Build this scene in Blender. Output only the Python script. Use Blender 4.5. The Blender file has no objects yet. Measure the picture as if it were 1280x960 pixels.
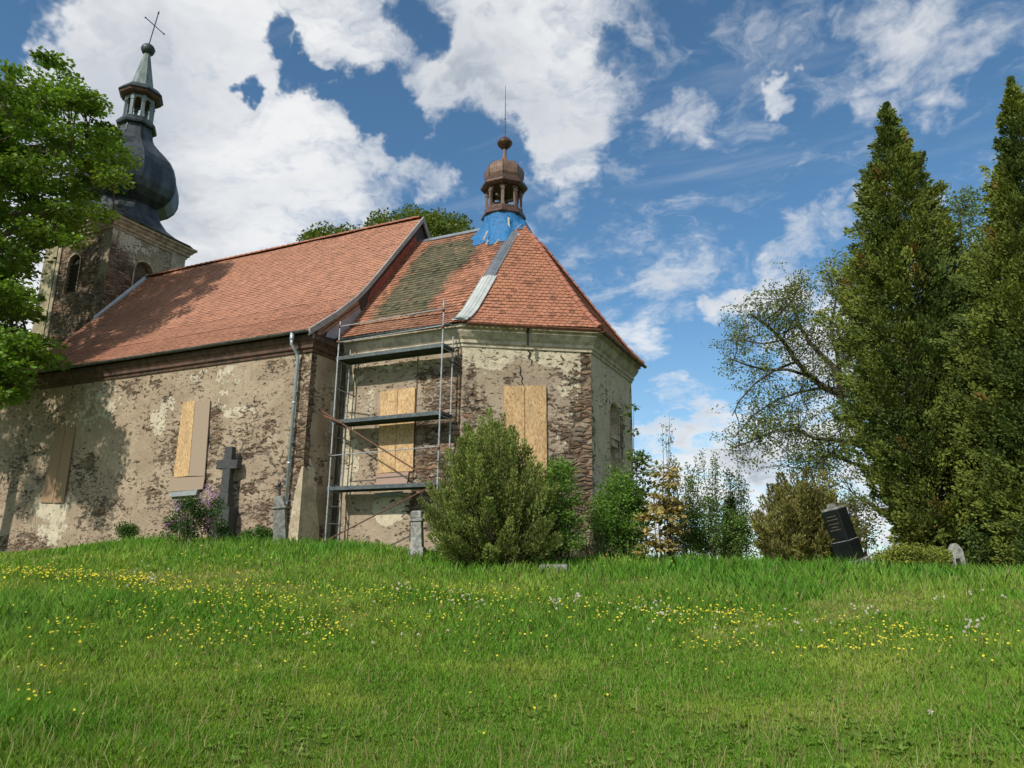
import bpy, math, random
import numpy as np
from mathutils import Matrix, Vector
rng = np.random.default_rng(7)
random.seed(7)
PI = math.pi
SC = bpy.context.scene
COL = SC.collection

# ------------------------------------------------------------------ camera
F_PX, PITCH, YAW, ROLL = 944.188, 13.741, 25.767, -0.739
CAM = np.array([16.61, -18.988, 0.0])
cam = bpy.data.cameras.new('camera')
cam.sensor_width = 36.0
cam.lens = 36.0 * F_PX / 1280.0
cam.clip_start = 0.05
cam.clip_end = 8000
cam_ob = bpy.data.objects.new('camera', cam)
COL.objects.link(cam_ob)
cam_ob.matrix_world = (Matrix.Translation(Vector(CAM)) @ Matrix.Rotation(math.radians(YAW), 4, 'Z')
                       @ Matrix.Rotation(math.radians(90 + PITCH), 4, 'X') @ Matrix.Rotation(math.radians(-ROLL), 4, 'Z'))
SC.camera = cam_ob

# ------------------------------------------------------------------ light
SUN_AZ = math.radians(11)      # west of south
SUN_EL = math.radians(38)
sun_dir = Vector((-math.sin(SUN_AZ) * math.cos(SUN_EL), -math.cos(SUN_AZ) * math.cos(SUN_EL), math.sin(SUN_EL)))
sl = bpy.data.lights.new('sun', 'SUN')
sl.energy = 2.75
sl.angle = math.radians(1.2)
sl.color = (1.0, 0.94, 0.84)
so = bpy.data.objects.new('sun', sl)
COL.objects.link(so)
so.rotation_euler = sun_dir.to_track_quat('Z', 'Y').to_euler()
SC.view_settings.view_transform = 'Standard'
SC.view_settings.look = 'None'
SC.view_settings.exposure = 0.5
SC.view_settings.gamma = 1.0
SC.view_settings.use_curve_mapping = False

# rays of this photograph's camera, used to place things at their real distance
def ray(u, v):
    r = math.radians(ROLL)
    X0, Y0 = u - 640.0, 480.0 - v
    X = X0 * math.cos(r) + Y0 * math.sin(r)
    Y = -X0 * math.sin(r) + Y0 * math.cos(r)
    az, pt = math.radians(YAW), math.radians(PITCH)
    fw = np.array([-math.sin(az), math.cos(az), 0]); rt = np.array([math.cos(az), math.sin(az), 0]); up = np.array([0, 0, 1.])
    d = rt * X / F_PX + (up * math.cos(pt) - fw * math.sin(pt)) * Y / F_PX + fw * math.cos(pt) + up * math.sin(pt)
    return d / np.linalg.norm(d)
def on_y(u, v, y): d = ray(u, v); return CAM + d * (y - CAM[1]) / d[1]
def on_x(u, v, x): d = ray(u, v); return CAM + d * (x - CAM[0]) / d[0]
def at_d(u, v, D): d = ray(u, v); return CAM + d * D / math.hypot(d[0], d[1])
def on_plane(u, v, P, n): d = ray(u, v); P = np.array(P, float); n = np.array(n, float); return CAM + d * ((P - CAM) @ n) / (d @ n)

# ------------------------------------------------------------------ node helpers
class NT:
    def __init__(s, tree): s.t = tree; s.n = tree.nodes; s.l = tree.links
    def node(s, typ, **kw):
        n = s.n.new(typ)
        for k, v in kw.items():
            if k.startswith('_'): n.inputs[k[1:].replace('_', ' ')].default_value = v
            else: setattr(n, k, v)
        return n
    def put(s, sock, v):
        if isinstance(v, bpy.types.NodeSocket): s.l.new(v, sock)
        else: sock.default_value = v
    def math(s, op, a, b=0.0, c=None, clamp=False):
        n = s.n.new('ShaderNodeMath'); n.operation = op; n.use_clamp = clamp
        s.put(n.inputs[0], a); s.put(n.inputs[1], b)
        if c is not None: s.put(n.inputs[2], c)
        return n.outputs[0]
    def vmath(s, op, a, b=(0, 0, 0), scale=None):
        n = s.n.new('ShaderNodeVectorMath'); n.operation = op
        s.put(n.inputs[0], a); s.put(n.inputs[1], b)
        if scale is not None: s.put(n.inputs['Scale'], scale)
        return n.outputs['Value'] if op in ('DOT_PRODUCT', 'LENGTH') else n.outputs[0]
    def mix(s, f, a, b, mode='MIX'):
        n = s.n.new('ShaderNodeMix'); n.data_type = 'RGBA'; n.blend_type = mode
        s.put(n.inputs[0], f); s.put(n.inputs[6], a); s.put(n.inputs[7], b)
        return n.outputs[2]
    def mixf(s, f, a, b):
        n = s.n.new('ShaderNodeMix'); s.put(n.inputs[0], f); s.put(n.inputs[2], a); s.put(n.inputs[3], b); return n.outputs[0]
    def noise(s, vec, scale, detail=4, rough=.55, dist=0.0, out=0):
        n = s.n.new('ShaderNodeTexNoise')
        if vec is not None: s.put(n.inputs['Vector'], vec)
        n.inputs['Scale'].default_value = scale; n.inputs['Detail'].default_value = detail
        n.inputs['Roughness'].default_value = rough; n.inputs['Distortion'].default_value = dist
        return n.outputs[out]
    def voro(s, vec, scale, feature='F1', rand=1.0):
        n = s.n.new('ShaderNodeTexVoronoi'); n.feature = feature
        s.put(n.inputs['Vector'], vec); n.inputs['Scale'].default_value = scale; n.inputs['Randomness'].default_value = rand
        return n
    def mapping(s, vec, scale=(1, 1, 1), loc=(0, 0, 0), rot=(0, 0, 0)):
        n = s.n.new('ShaderNodeMapping'); s.put(n.inputs['Vector'], vec)
        n.inputs['Scale'].default_value = scale; n.inputs['Location'].default_value = loc; n.inputs['Rotation'].default_value = rot
        return n.outputs[0]
    def ss(s, v, a, b):     # smoothstep
        n = s.n.new('ShaderNodeMapRange'); n.interpolation_type = 'SMOOTHSTEP'
        s.put(n.inputs[0], v); n.inputs[1].default_value = a; n.inputs[2].default_value = b
        return n.outputs[0]
    def ramp(s, v, stops):
        n = s.n.new('ShaderNodeValToRGB'); s.put(n.inputs[0], v); r = n.color_ramp
        while len(r.elements) < len(stops): r.elements.new(.5)
        for e, (p, c) in zip(r.elements, stops): e.position = p; e.color = (*c, 1)
        return n.outputs[0]
    def bump(s, h, strength=1.0, dist=.02, normal=None):
        n = s.n.new('ShaderNodeBump'); n.inputs['Strength'].default_value = strength; n.inputs['Distance'].default_value = dist
        s.put(n.inputs['Height'], h)
        if normal is not None: s.put(n.inputs['Normal'], normal)
        return n.outputs[0]
def c4(c): return (*c, 1.0)
def new_mat(name):
    m = bpy.data.materials.new(name); m.use_nodes = True
    nt = NT(m.node_tree); b = m.node_tree.nodes['Principled BSDF']
    return m, nt, b
def simple(name, col, rough=.7, metal=0.0, var=.25, scale=6.0, bump=.004, bscale=40, streak=False, col2=None):
    m, nt, b = new_mat(name)
    tc = nt.node('ShaderNodeTexCoord').outputs['Object']
    v = nt.mapping(tc, (1, 1, .25 if streak else 1))
    n = nt.noise(v, scale, 6, .6)
    c2 = col2 or tuple(x * (1 - var) for x in col)
    c = nt.mix(nt.ss(n, .35, .65), c4(tuple(min(1, x * (1 + var * .6)) for x in col)), c4(c2))
    n2 = nt.noise(v, scale * 7, 4, .6)
    c = nt.mix(nt.ss(n2, .5, .75), c, c4(tuple(x * .7 for x in c2)))
    nt.put(b.inputs['Base Color'], c)
    b.inputs['Roughness'].default_value = rough; b.inputs['Metallic'].default_value = metal
    if bump: nt.put(b.inputs['Normal'], nt.bump(nt.noise(tc, bscale, 4, .6), .6, bump))
    return m

# ------------------------------------------------------------------ world: sky and clouds
W_ = bpy.data.worlds.new('World'); SC.world = W_; W_.use_nodes = True
nt = NT(W_.node_tree); nt.n.clear()
sky = nt.node('ShaderNodeTexSky', sky_type='NISHITA', sun_disc=False)
sky.sun_elevation = SUN_EL
sky.sun_rotation = math.atan2(sun_dir.x, sun_dir.y)
sky.altitude = 600; sky.air_density = 1.0; sky.dust_density = 0.4; sky.ozone_density = 2.5
gen = nt.node('ShaderNodeTexCoord').outputs['Generated']
gen = nt.vmath('NORMALIZE', gen)
sep = nt.node('ShaderNodeSeparateXYZ'); nt.put(sep.inputs[0], gen)
zz = nt.math('ADD', nt.math('MAXIMUM', sep.outputs[2], 0.0), 0.22)
comb = nt.node('ShaderNodeCombineXYZ')
nt.put(comb.inputs[0], nt.math('DIVIDE', sep.outputs[0], zz)); nt.put(comb.inputs[1], nt.math('DIVIDE', sep.outputs[1], zz))
cp = comb.outputs[0]
warp = nt.vmath('SCALE', nt.vmath('SUBTRACT', nt.noise(cp, 2.2, 5, .6, out=1), (.5, .5, .5)), scale=.5)
cpw = nt.vmath('ADD', cp, warp)
nA = nt.noise(cpw, 3.6, 9, .60)
nB = nt.noise(cpw, 11.0, 6, .62)
# directions of the main cloud masses: pixel direction, angular radius (px), amount
blobs = [(60, 180, 190, 1.0), (150, 60, 170, 1.0), (230, 200, 170, 1.0), (20, 330, 190, 1.0), (330, 220, 110, .9), (290, 70, 70, .55), (390, 170, 50, .4),
         (300, 300, 110, .8), (430, 85, 50, .75), (420, 30, 70, .55), (440, 225, 80, .5), (510, 185, 55, .55), (540, 235, 30, .6), (545, 130, 50, .5),
         (600, 60, 95, .95), (690, 40, 90, .7), (730, 125, 48, .55), (700, 190, 50, .75), (640, 140, 45, .5), (590, 95, 40, .6), (500, 60, 50, .6),
         (845, 155, 32, .50), (790, 235, 40, .3), (985, 125, 17, .65), (1145, 75, 55, .72), (1090, 30, 40, .5), (1240, 20, 45, .5), (1170, 100, 30, .6),
         (760, 320, 60, .42), (850, 320, 50, .35), (800, 405, 60, .45), (745, 370, 45, .4), (820, 265, 40, .25), (690, 260, 35, .45),
         (900, 378, 32, .75), (960, 350, 45, .8), (1020, 312, 45, .8), (1075, 300, 50, .6), (1090, 480, 90, .8),
         (830, 590, 90, .5), (910, 600, 80, .85), (1010, 600, 90, .7), (860, 560, 40, .55), (1130, 640, 90, .8), (870, 650, 120, .7),
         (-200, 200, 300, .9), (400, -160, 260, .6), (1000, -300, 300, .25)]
acc = 0.0
fill_cloud = nt.ss(nt.vmath('DOT_PRODUCT', gen, (.43, -.80, .42)), -.05, .55)      # unseen cloud added behind the camera, round the sun, to fill the shade
gw = nt.vmath('ADD', gen, nt.vmath('SCALE', nt.vmath('SUBTRACT', nt.noise(gen, 7.0, 5, .62, out=1), (.5, .5, .5)), scale=.22))
gw = nt.vmath('NORMALIZE', gw)
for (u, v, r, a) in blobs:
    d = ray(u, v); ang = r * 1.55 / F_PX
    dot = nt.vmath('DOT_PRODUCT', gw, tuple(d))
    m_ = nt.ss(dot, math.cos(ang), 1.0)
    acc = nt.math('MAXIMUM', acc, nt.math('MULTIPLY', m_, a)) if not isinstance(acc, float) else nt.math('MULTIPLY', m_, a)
holes = [(22, 22, 30, .9), (314, 131, 15, .9), (345, 35, 20, .8), (375, 85, 20, .8), (405, 100, 18, .75), (455, 135, 30, .8), (490, 165, 30, .75), (560, 190, 30, .5), (520, 20, 30, .6), (610, 175, 48, .85), (665, 230, 26, .5), (760, 70, 24, .4), (560, 95, 14, .3)]
hol = 0.0
for (u, v, r, a) in holes:
    d = ray(u, v); ang = r * 1.6 / F_PX
    m_ = nt.math('MULTIPLY', nt.ss(nt.vmath('DOT_PRODUCT', gw, tuple(d)), math.cos(ang), 1.0), a)
    hol = nt.math('MAXIMUM', hol, m_) if not isinstance(hol, float) else m_
acc = nt.math('MAXIMUM', acc, nt.math('MULTIPLY', fill_cloud, .62))
field = nt.math('ADD', nt.math('MULTIPLY', nt.math('SUBTRACT', nA, .5), 2.6), nt.math('MULTIPLY', nt.math('SUBTRACT', nB, .5), .9))
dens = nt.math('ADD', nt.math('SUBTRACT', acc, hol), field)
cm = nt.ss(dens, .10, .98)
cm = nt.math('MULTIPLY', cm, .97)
# thin streaks of high cirrus
st = nt.mapping(cp, (1.0, 5.0, 1), rot=(0, 0, math.radians(38)))
cir = nt.math('MULTIPLY', nt.ss(nt.noise(st, 1.6, 7, .6, .4), .54, .84), .26)
haze = nt.math('MULTIPLY', nt.ss(sep.outputs[2], .36, -.02), .26)
cm = nt.math('MAXIMUM', cm, nt.math('MAXIMUM', cir, haze))
shade = nt.noise(nt.vmath('ADD', cpw, (.05, .08, 0)), 2.3, 5, .5)
thick = nt.ss(dens, .5, 1.35)
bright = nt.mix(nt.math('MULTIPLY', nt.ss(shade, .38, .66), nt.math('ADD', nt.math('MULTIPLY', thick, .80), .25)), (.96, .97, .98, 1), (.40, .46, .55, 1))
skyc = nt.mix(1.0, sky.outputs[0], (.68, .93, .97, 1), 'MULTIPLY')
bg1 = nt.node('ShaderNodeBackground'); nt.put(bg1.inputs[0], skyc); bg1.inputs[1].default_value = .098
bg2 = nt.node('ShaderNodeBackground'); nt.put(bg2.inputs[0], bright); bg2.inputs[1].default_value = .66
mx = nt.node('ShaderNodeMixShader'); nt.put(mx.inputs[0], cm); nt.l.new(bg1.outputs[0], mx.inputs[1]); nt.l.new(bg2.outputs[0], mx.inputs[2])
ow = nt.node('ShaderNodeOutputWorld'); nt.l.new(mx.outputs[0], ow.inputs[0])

# ------------------------------------------------------------------ numpy noise
def _hash(ix, iy, iz, seed):
    h = (ix.astype(np.int64) * 374761393 + iy.astype(np.int64) * 668265263 + iz.astype(np.int64) * 2147483647 + seed * 974711) & 0xffffffff
    h = ((h ^ (h >> 13)) * 1274126177) & 0xffffffff
    return ((h ^ (h >> 16)) & 0xffff) / 65535.0
def vnoise(x, y, z=0.0, seed=0):
    x, y, z = np.broadcast_arrays(np.asarray(x, float), np.asarray(y, float), np.asarray(z, float))
    ix, iy, iz = np.floor(x), np.floor(y), np.floor(z); fx, fy, fz = x - ix, y - iy, z - iz
    fx, fy, fz = [f * f * (3 - 2 * f) for f in (fx, fy, fz)]
    r = 0
    for dx in (0, 1):
        for dy in (0, 1):
            for dz in (0, 1):
                w = (fx if dx else 1 - fx) * (fy if dy else 1 - fy) * (fz if dz else 1 - fz)
                r = r + w * _hash(ix + dx, iy + dy, iz + dz, seed)
    return r
def fbm(x, y, z=0.0, oct=4, seed=0):
    a, s, t = 1.0, 0.0, 0.0
    x = np.asarray(x, float); y = np.asarray(y, float); z = np.asarray(z, float)
    for o in range(oct):
        s = s + a * vnoise(x, y, z, seed + o * 17); t += a; a *= .5; x = x * 2.03; y = y * 2.03; z = z * 2.03
    return s / t

# ------------------------------------------------------------------ mesh helpers
def link(ob, parent=None):
    COL.objects.link(ob)
    if parent is not None: ob.parent = parent
    return ob
def tag(o, label=None, cat=None, group=None, kind=None):
    if label: o['label'] = label
    if cat: o['category'] = cat
    if group: o['group'] = group
    if kind: o['kind'] = kind
    return o
def empty(name, loc=(0, 0, 0)):
    o = bpy.data.objects.new(name, None); o.location = loc; o.empty_display_size = .2
    COL.objects.link(o); return o
class MB:
    """collects shapes into one mesh, in world coordinates"""
    def __init__(s): s.v = []; s.f = []; s.c = []; s.cc = None
    def col(s, c): s.cc = c
    def add(s, vs, fs):
        o = len(s.v); s.v.extend([tuple(map(float, v)) for v in vs]); s.f.extend([tuple(i + o for i in f) for f in fs])
        s.c.extend([s.cc] * len(fs))
    def box(s, x0, y0, z0, x1, y1, z1):
        s.obox(((x0 + x1) / 2, (y0 + y1) / 2, (z0 + z1) / 2), (1, 0, 0), (0, 1, 0), (0, 0, 1), abs(x1 - x0) / 2, abs(y1 - y0) / 2, abs(z1 - z0) / 2)
    def obox(s, c, ax, ay, az, hx, hy, hz, taper=1.0, bev=0.0):
        c, ax, ay, az = [np.array(q, float) for q in (c, ax, ay, az)]
        if bev > 0:
            prof = [(-hz, 1), (-hz + bev, 0), (hz - bev, 0), (hz, 1)]
            vs = []
            for (z, b) in prof:
                t = 1 + (taper - 1) * (z + hz) / (2 * hz); X = hx * t - (bev if b else 0); Y = hy * t - (bev if b else 0); B = bev * .7
                for (px, py) in ((-X + B, -Y), (X - B, -Y), (X, -Y + B), (X, Y - B), (X - B, Y), (-X + B, Y), (-X, Y - B), (-X, -Y + B)):
                    vs.append(c + ax * px + ay * py + az * z)
            fs = [tuple(range(7, -1, -1)), tuple(range(24, 32))]
            for k in range(3):
                for i in range(8): j = (i + 1) % 8; fs.append((k * 8 + i, k * 8 + j, k * 8 + 8 + j, k * 8 + 8 + i))
            s.add(vs, fs); return
        vs = []
        for z in (-1, 1):
            t = 1 if z < 0 else taper
            for (x, y) in ((-1, -1), (1, -1), (1, 1), (-1, 1)): vs.append(c + ax * x * hx * t + ay * y * hy * t + az * z * hz)
        s.add(vs, [(3, 2, 1, 0), (4, 5, 6, 7), (0, 1, 5, 4), (1, 2, 6, 5), (2, 3, 7, 6), (3, 0, 4, 7)])
    def tube(s, pts, r, n=8, cap=True):
        pts = [np.array(p, float) for p in pts]
        if not hasattr(r, '__len__'): r = [r] * len(pts)
        vs = []; fs = []; ref = None
        for i, p in enumerate(pts):
            d = pts[min(i + 1, len(pts) - 1)] - pts[max(i - 1, 0)]; d = d / (np.linalg.norm(d) + 1e-9)
            if ref is None: ref = np.array([1., 0, 0]) if abs(d[2]) > .7 else np.array([0, 0, 1.])
            a = ref - d * (ref @ d); a /= np.linalg.norm(a) + 1e-9; b = np.cross(d, a); ref = a
            for k in range(n): t = 2 * PI * k / n; vs.append(p + (a * math.cos(t) + b * math.sin(t)) * r[i])
        for i in range(len(pts) - 1):
            for k in range(n): j = (k + 1) % n; fs.append((i * n + k, i * n + j, i * n + n + j, i * n + n + k))
        if cap: fs.append(tuple(range(n - 1, -1, -1))); fs.append(tuple(range((len(pts) - 1) * n, len(pts) * n)))
        s.add(vs, fs)
    def lathe(s, c, prof, n=8, rot=0.0, cap=True):
        vs = []; fs = []
        for (r, z) in prof:
            for k in range(n): t = 2 * PI * k / n + rot; vs.append((c[0] + r * math.cos(t), c[1] + r * math.sin(t), c[2] + z))
        for i in range(len(prof) - 1):
            for k in range(n): j = (k + 1) % n; fs.append((i * n + k, i * n + j, i * n + n + j, i * n + n + k))
        if cap: fs.append(tuple(range(n - 1, -1, -1))); fs.append(tuple(range((len(prof) - 1) * n, len(prof) * n)))
        s.add(vs, fs)
    def prism(s, poly, n, t):
        """planar polygon (3d points) given thickness t along n"""
        n = np.array(n, float); n /= np.linalg.norm(n); P = [np.array(p, float) for p in poly]; m = len(P)
        vs = P + [p + n * t for p in P]
        s.add(vs, [tuple(range(m - 1, -1, -1)), tuple(range(m, 2 * m))] + [(i, (i + 1) % m, (i + 1) % m + m, i + m) for i in range(m)])
    def sweep(s, path, prof, closed=False):
        """path: xy points; prof: (out, z) offsets to the right-hand side of the path, mitred"""
        path = [np.array(p, float) for p in path]; N = len(path); vs = []; fs = []; m = len(prof)
        for i in range(N):
            dp = path[i] - path[i - 1] if (i > 0 or closed) else path[1] - path[0]
            dn = path[(i + 1) % N] - path[i] if (i < N - 1 or closed) else dp
            dp = dp / np.linalg.norm(dp); dn = dn / np.linalg.norm(dn)
            na = np.array([dp[1], -dp[0]]); nb = np.array([dn[1], -dn[0]]); mm = na + nb; mm /= (mm @ na)
            for (o, z) in prof: vs.append((path[i][0] + mm[0] * o, path[i][1] + mm[1] * o, z))
        for i in range(N if closed else N - 1):
            j = (i + 1) % N
            for k in range(m): l = (k + 1) % m; fs.append((i * m + k, j * m + k, j * m + l, i * m + l))
        if not closed: fs.append(tuple(range(m))); fs.append(tuple(range((N - 1) * m, N * m))[::-1])
        s.add(vs, fs)
    def build(s, name, mat, parent=None, smooth=False):
        me = bpy.data.meshes.new(name); me.from_pydata(s.v, [], s.f); me.update()
        if any(c is not None for c in s.c):
            at = me.color_attributes.new('tint', 'FLOAT_COLOR', 'CORNER')
            arr = np.ones((len(me.loops), 4), np.float32); k = 0
            for f, c in zip(s.f, s.c):
                if c is not None: arr[k:k + len(f), :3] = c
                k += len(f)
            at.data.foreach_set('color', arr.ravel())
        me.materials.append(mat)
        if smooth: me.polygons.foreach_set('use_smooth', [True] * len(me.polygons))
        o = bpy.data.objects.new(name, me); link(o)
        if parent is not None: o.parent = parent
        if parent is None:      # origin at the base of the thing
            co = np.array(s.v); c = np.array([(co[:, 0].min() + co[:, 0].max()) / 2, (co[:, 1].min() + co[:, 1].max()) / 2, co[:, 2].min()])
            me.transform(Matrix.Translation(Vector(-c))); o.location = c
        else:
            w = parent.matrix_basis.translation.copy(); p = parent.parent
            while p is not None: w += p.matrix_basis.translation; p = p.parent
            me.transform(Matrix.Translation(-w))
        return o
def raw_mesh(name, V, faces_flat, fsize, mat, parent=None, tint=None, offset=None, smooth=False, attrs=None, uv=None, loc=None):
    """fast mesh from arrays; all faces have fsize corners. tint is per vertex"""
    V = np.asarray(V, np.float32)
    base = np.zeros(3, np.float32)
    if parent is not None:
        p = parent
        while p is not None: base += np.array(p.matrix_basis.translation, np.float32); p = p.parent
    elif loc is not None: base = np.array(loc, np.float32)
    me = bpy.data.meshes.new(name); n = len(V); nf = len(faces_flat) // fsize
    me.vertices.add(n); me.vertices.foreach_set('co', (V - base).ravel())
    me.loops.add(nf * fsize); me.loops.foreach_set('vertex_index', np.asarray(faces_flat, np.int32))
    me.polygons.add(nf); me.polygons.foreach_set('loop_start', np.arange(nf, dtype=np.int32) * fsize)
    me.polygons.foreach_set('loop_total', np.full(nf, fsize, np.int32))
    if smooth: me.polygons.foreach_set('use_smooth', np.ones(nf, bool))
    me.update(calc_edges=True)
    if tint is not None:
        at = me.color_attributes.new('tint', 'FLOAT_COLOR', 'POINT')
        arr = np.ones((n, 4), np.float32); arr[:, :3] = tint; at.data.foreach_set('color', arr.ravel())
    for k, a in (attrs or {}).items():
        at = me.attributes.new(k, 'FLOAT', 'POINT'); at.data.foreach_set('value', np.asarray(a, np.float32))
    if uv is not None:
        l = me.uv_layers.new(name='UVMap'); l.data.foreach_set('uv', np.asarray(uv, np.float32)[np.asarray(faces_flat)].ravel())
    me.materials.append(mat); me.validate()
    o = bpy.data.objects.new(name, me); link(o, parent)
    if parent is None and loc is not None: o.location = [float(q) for q in loc]
    return o

# ------------------------------------------------------------------ terrain
ctrl = []
def cp_(u, lst):
    for (v, D) in lst: p = at_d(u, v, D); ctrl.append((p[0], p[1], p[2]))
cp_(5, [(960, 6.2), (850, 9.3), (775, 13.5), (728, 18), (704, 25), (694, 31), (690, 36.5)])
cp_(100, [(685, 32.5)])
cp_(200, [(960, 6.2), (850, 9.3), (770, 13.5), (728, 17.5), (700, 22), (676, 29)])
cp_(380, [(960, 6.2), (850, 9.3), (770, 13.5), (728, 17), (700, 20.5), (684, 24)])
cp_(500, [(697, 21.5), (690, 24.5)])
cp_(640, [(960, 6.2), (850, 9.3), (775, 13.3), (733, 16.5), (710, 19.5), (702, 22.5)])
cp_(860, [(960, 6.2), (850, 9.3), (785, 12.8), (742, 16), (713, 19.5), (703, 22.5)])
cp_(1080, [(960, 6.2), (850, 9.3), (790, 12.5), (745, 16), (716, 19.5), (712, 22.5)])
cp_(1275, [(960, 6.2), (850, 9.3), (790, 12.5), (750, 16), (728, 19), (720, 22.5)])
cp_(-250, [(850, 9.3), (740, 17), (705, 25)]); cp_(1530, [(850, 9.3), (755, 16), (730, 22)])
for a in range(0, 360, 60): ctrl.append((CAM[0] + 1.5 * math.cos(math.radians(a)), CAM[1] + 1.5 * math.sin(math.radians(a)), -1.58))
for a in (180, 230, 280, 330): ctrl.append((CAM[0] + 14 * math.cos(math.radians(a)), CAM[1] + 14 * math.sin(math.radians(a)), -2.4))
for (x, y, z) in ((12, 12, -.6), (4, 16, -.4), (-8, 15, -.3), (-24, 0, .2), (-24, 14, -.5), (18, 6, -.4), (26, 4, -1.2), (20, 20, -2.5), (0, 30, -3), (-25, 30, -3), (38, 0, -3), (36, 16, -3.5), (-40, 0, -.5), (-40, 20, -2)): ctrl.append((x, y, z))
ctrl = np.array(ctrl)
def _phi(r2): return np.where(r2 > 1e-9, .5 * r2 * np.log(r2 + 1e-12), 0.0)
_n = len(ctrl); _A = np.zeros((_n + 3, _n + 3))
_d2 = ((ctrl[:, None, :2] - ctrl[None, :, :2]) ** 2).sum(-1)
_A[:_n, :_n] = _phi(_d2) + np.eye(_n) * 1.0; _A[:_n, _n] = 1; _A[:_n, _n + 1:] = ctrl[:, :2]; _A[_n, :_n] = 1; _A[_n + 1:, :_n] = ctrl[:, :2].T
_w = np.linalg.solve(_A, np.concatenate([ctrl[:, 2], [0, 0, 0]]))
def ground_z(x, y):
    x = np.atleast_1d(np.asarray(x, float)); y = np.atleast_1d(np.asarray(y, float)); out = np.empty(len(x))
    for i in range(0, len(x), 40000):
        X = x[i:i + 40000]; Y = y[i:i + 40000]
        r2 = (X[:, None] - ctrl[None, :, 0]) ** 2 + (Y[:, None] - ctrl[None, :, 1]) ** 2
        z = _phi(r2) @ _w[:_n] + _w[_n] + _w[_n + 1] * X + _w[_n + 2] * Y
        D = np.hypot(X - CAM[0], Y - CAM[1])
        t = np.clip((D - 34) / 30, 0, 1); t = t * t * (3 - 2 * t)
        far = -7 - 6 * np.clip((D - 60) / 200, 0, 1) + 16 * np.clip((D - 400) / 900, 0, 1) * fbm(X / 260, Y / 260, 0, 3, 5)
        z = np.clip(z, -6, 2) * (1 - t) + far * t
        z += .10 * (fbm(X / 1.7, Y / 1.7, 0, 3, 3) - .5) * np.clip(D / 6, 0, 1) + .05 * (fbm(X * 2.2, Y * 2.2, 0, 2, 9) - .5)
        out[i:i + 40000] = z
    return out
def gz(x, y): return float(ground_z([x], [y])[0])
def on_ground(u, D):
    """point on the ground at horizontal distance D along pixel column u (near the horizon)"""
    p = at_d(u, 700, D); return np.array([p[0], p[1], gz(p[0], p[1])])

m_ground, nt, b = new_mat('ground_soil_grass')
tc = nt.node('ShaderNodeTexCoord').outputs['Object']
n1 = nt.noise(tc, .35, 6, .6); n2 = nt.noise(tc, 6, 5, .65); n3 = nt.noise(tc, 60, 3, .6)
c = nt.mix(nt.ss(n1, .35, .65), (.13, .19, .03, 1), (.19, .21, .045, 1))
c = nt.mix(nt.ss(n2, .55, .8), c, (.11, .10, .035, 1)); c = nt.mix(nt.ss(n3, .4, .7), c, (.065, .095, .018, 1))
nt.put(b.inputs['Base Color'], c); b.inputs['Roughness'].default_value = 1; b.inputs['Specular IOR Level'].default_value = .1
nt.put(b.inputs['Normal'], nt.bump(n3, .8, .03))
NA = 540
rings = np.concatenate([np.linspace(.3, 6, 24), np.linspace(6.15, 36, 190), np.geomspace(36.5, 70, 30), np.geomspace(74, 5000, 50)])
aa = np.linspace(0, 2 * PI, NA, endpoint=False)
RR, AA = np.meshgrid(rings, aa, indexing='ij'); X = (CAM[0] + RR * np.cos(AA)).ravel(); Y = (CAM[1] + RR * np.sin(AA)).ravel()
Z = ground_z(X, Y); V = np.stack([X, Y, Z], 1)
V = np.vstack([V, [CAM[0], CAM[1], gz(CAM[0], CAM[1])]])
i, j = np.meshgrid(np.arange(len(rings) - 1), np.arange(NA), indexing='ij'); j2 = (j + 1) % NA
F = np.stack([i * NA + j, (i + 1) * NA + j, (i + 1) * NA + j2, i * NA + j2], -1).reshape(-1)
F = np.concatenate([F, np.array([[len(V) - 1, k, (k + 1) % NA, (k + 2) % NA] for k in range(0, NA, 2)]).ravel()])
gr = raw_mesh('ground', V, F, 4, m_ground, smooth=True); tag(gr, kind='structure')

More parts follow.
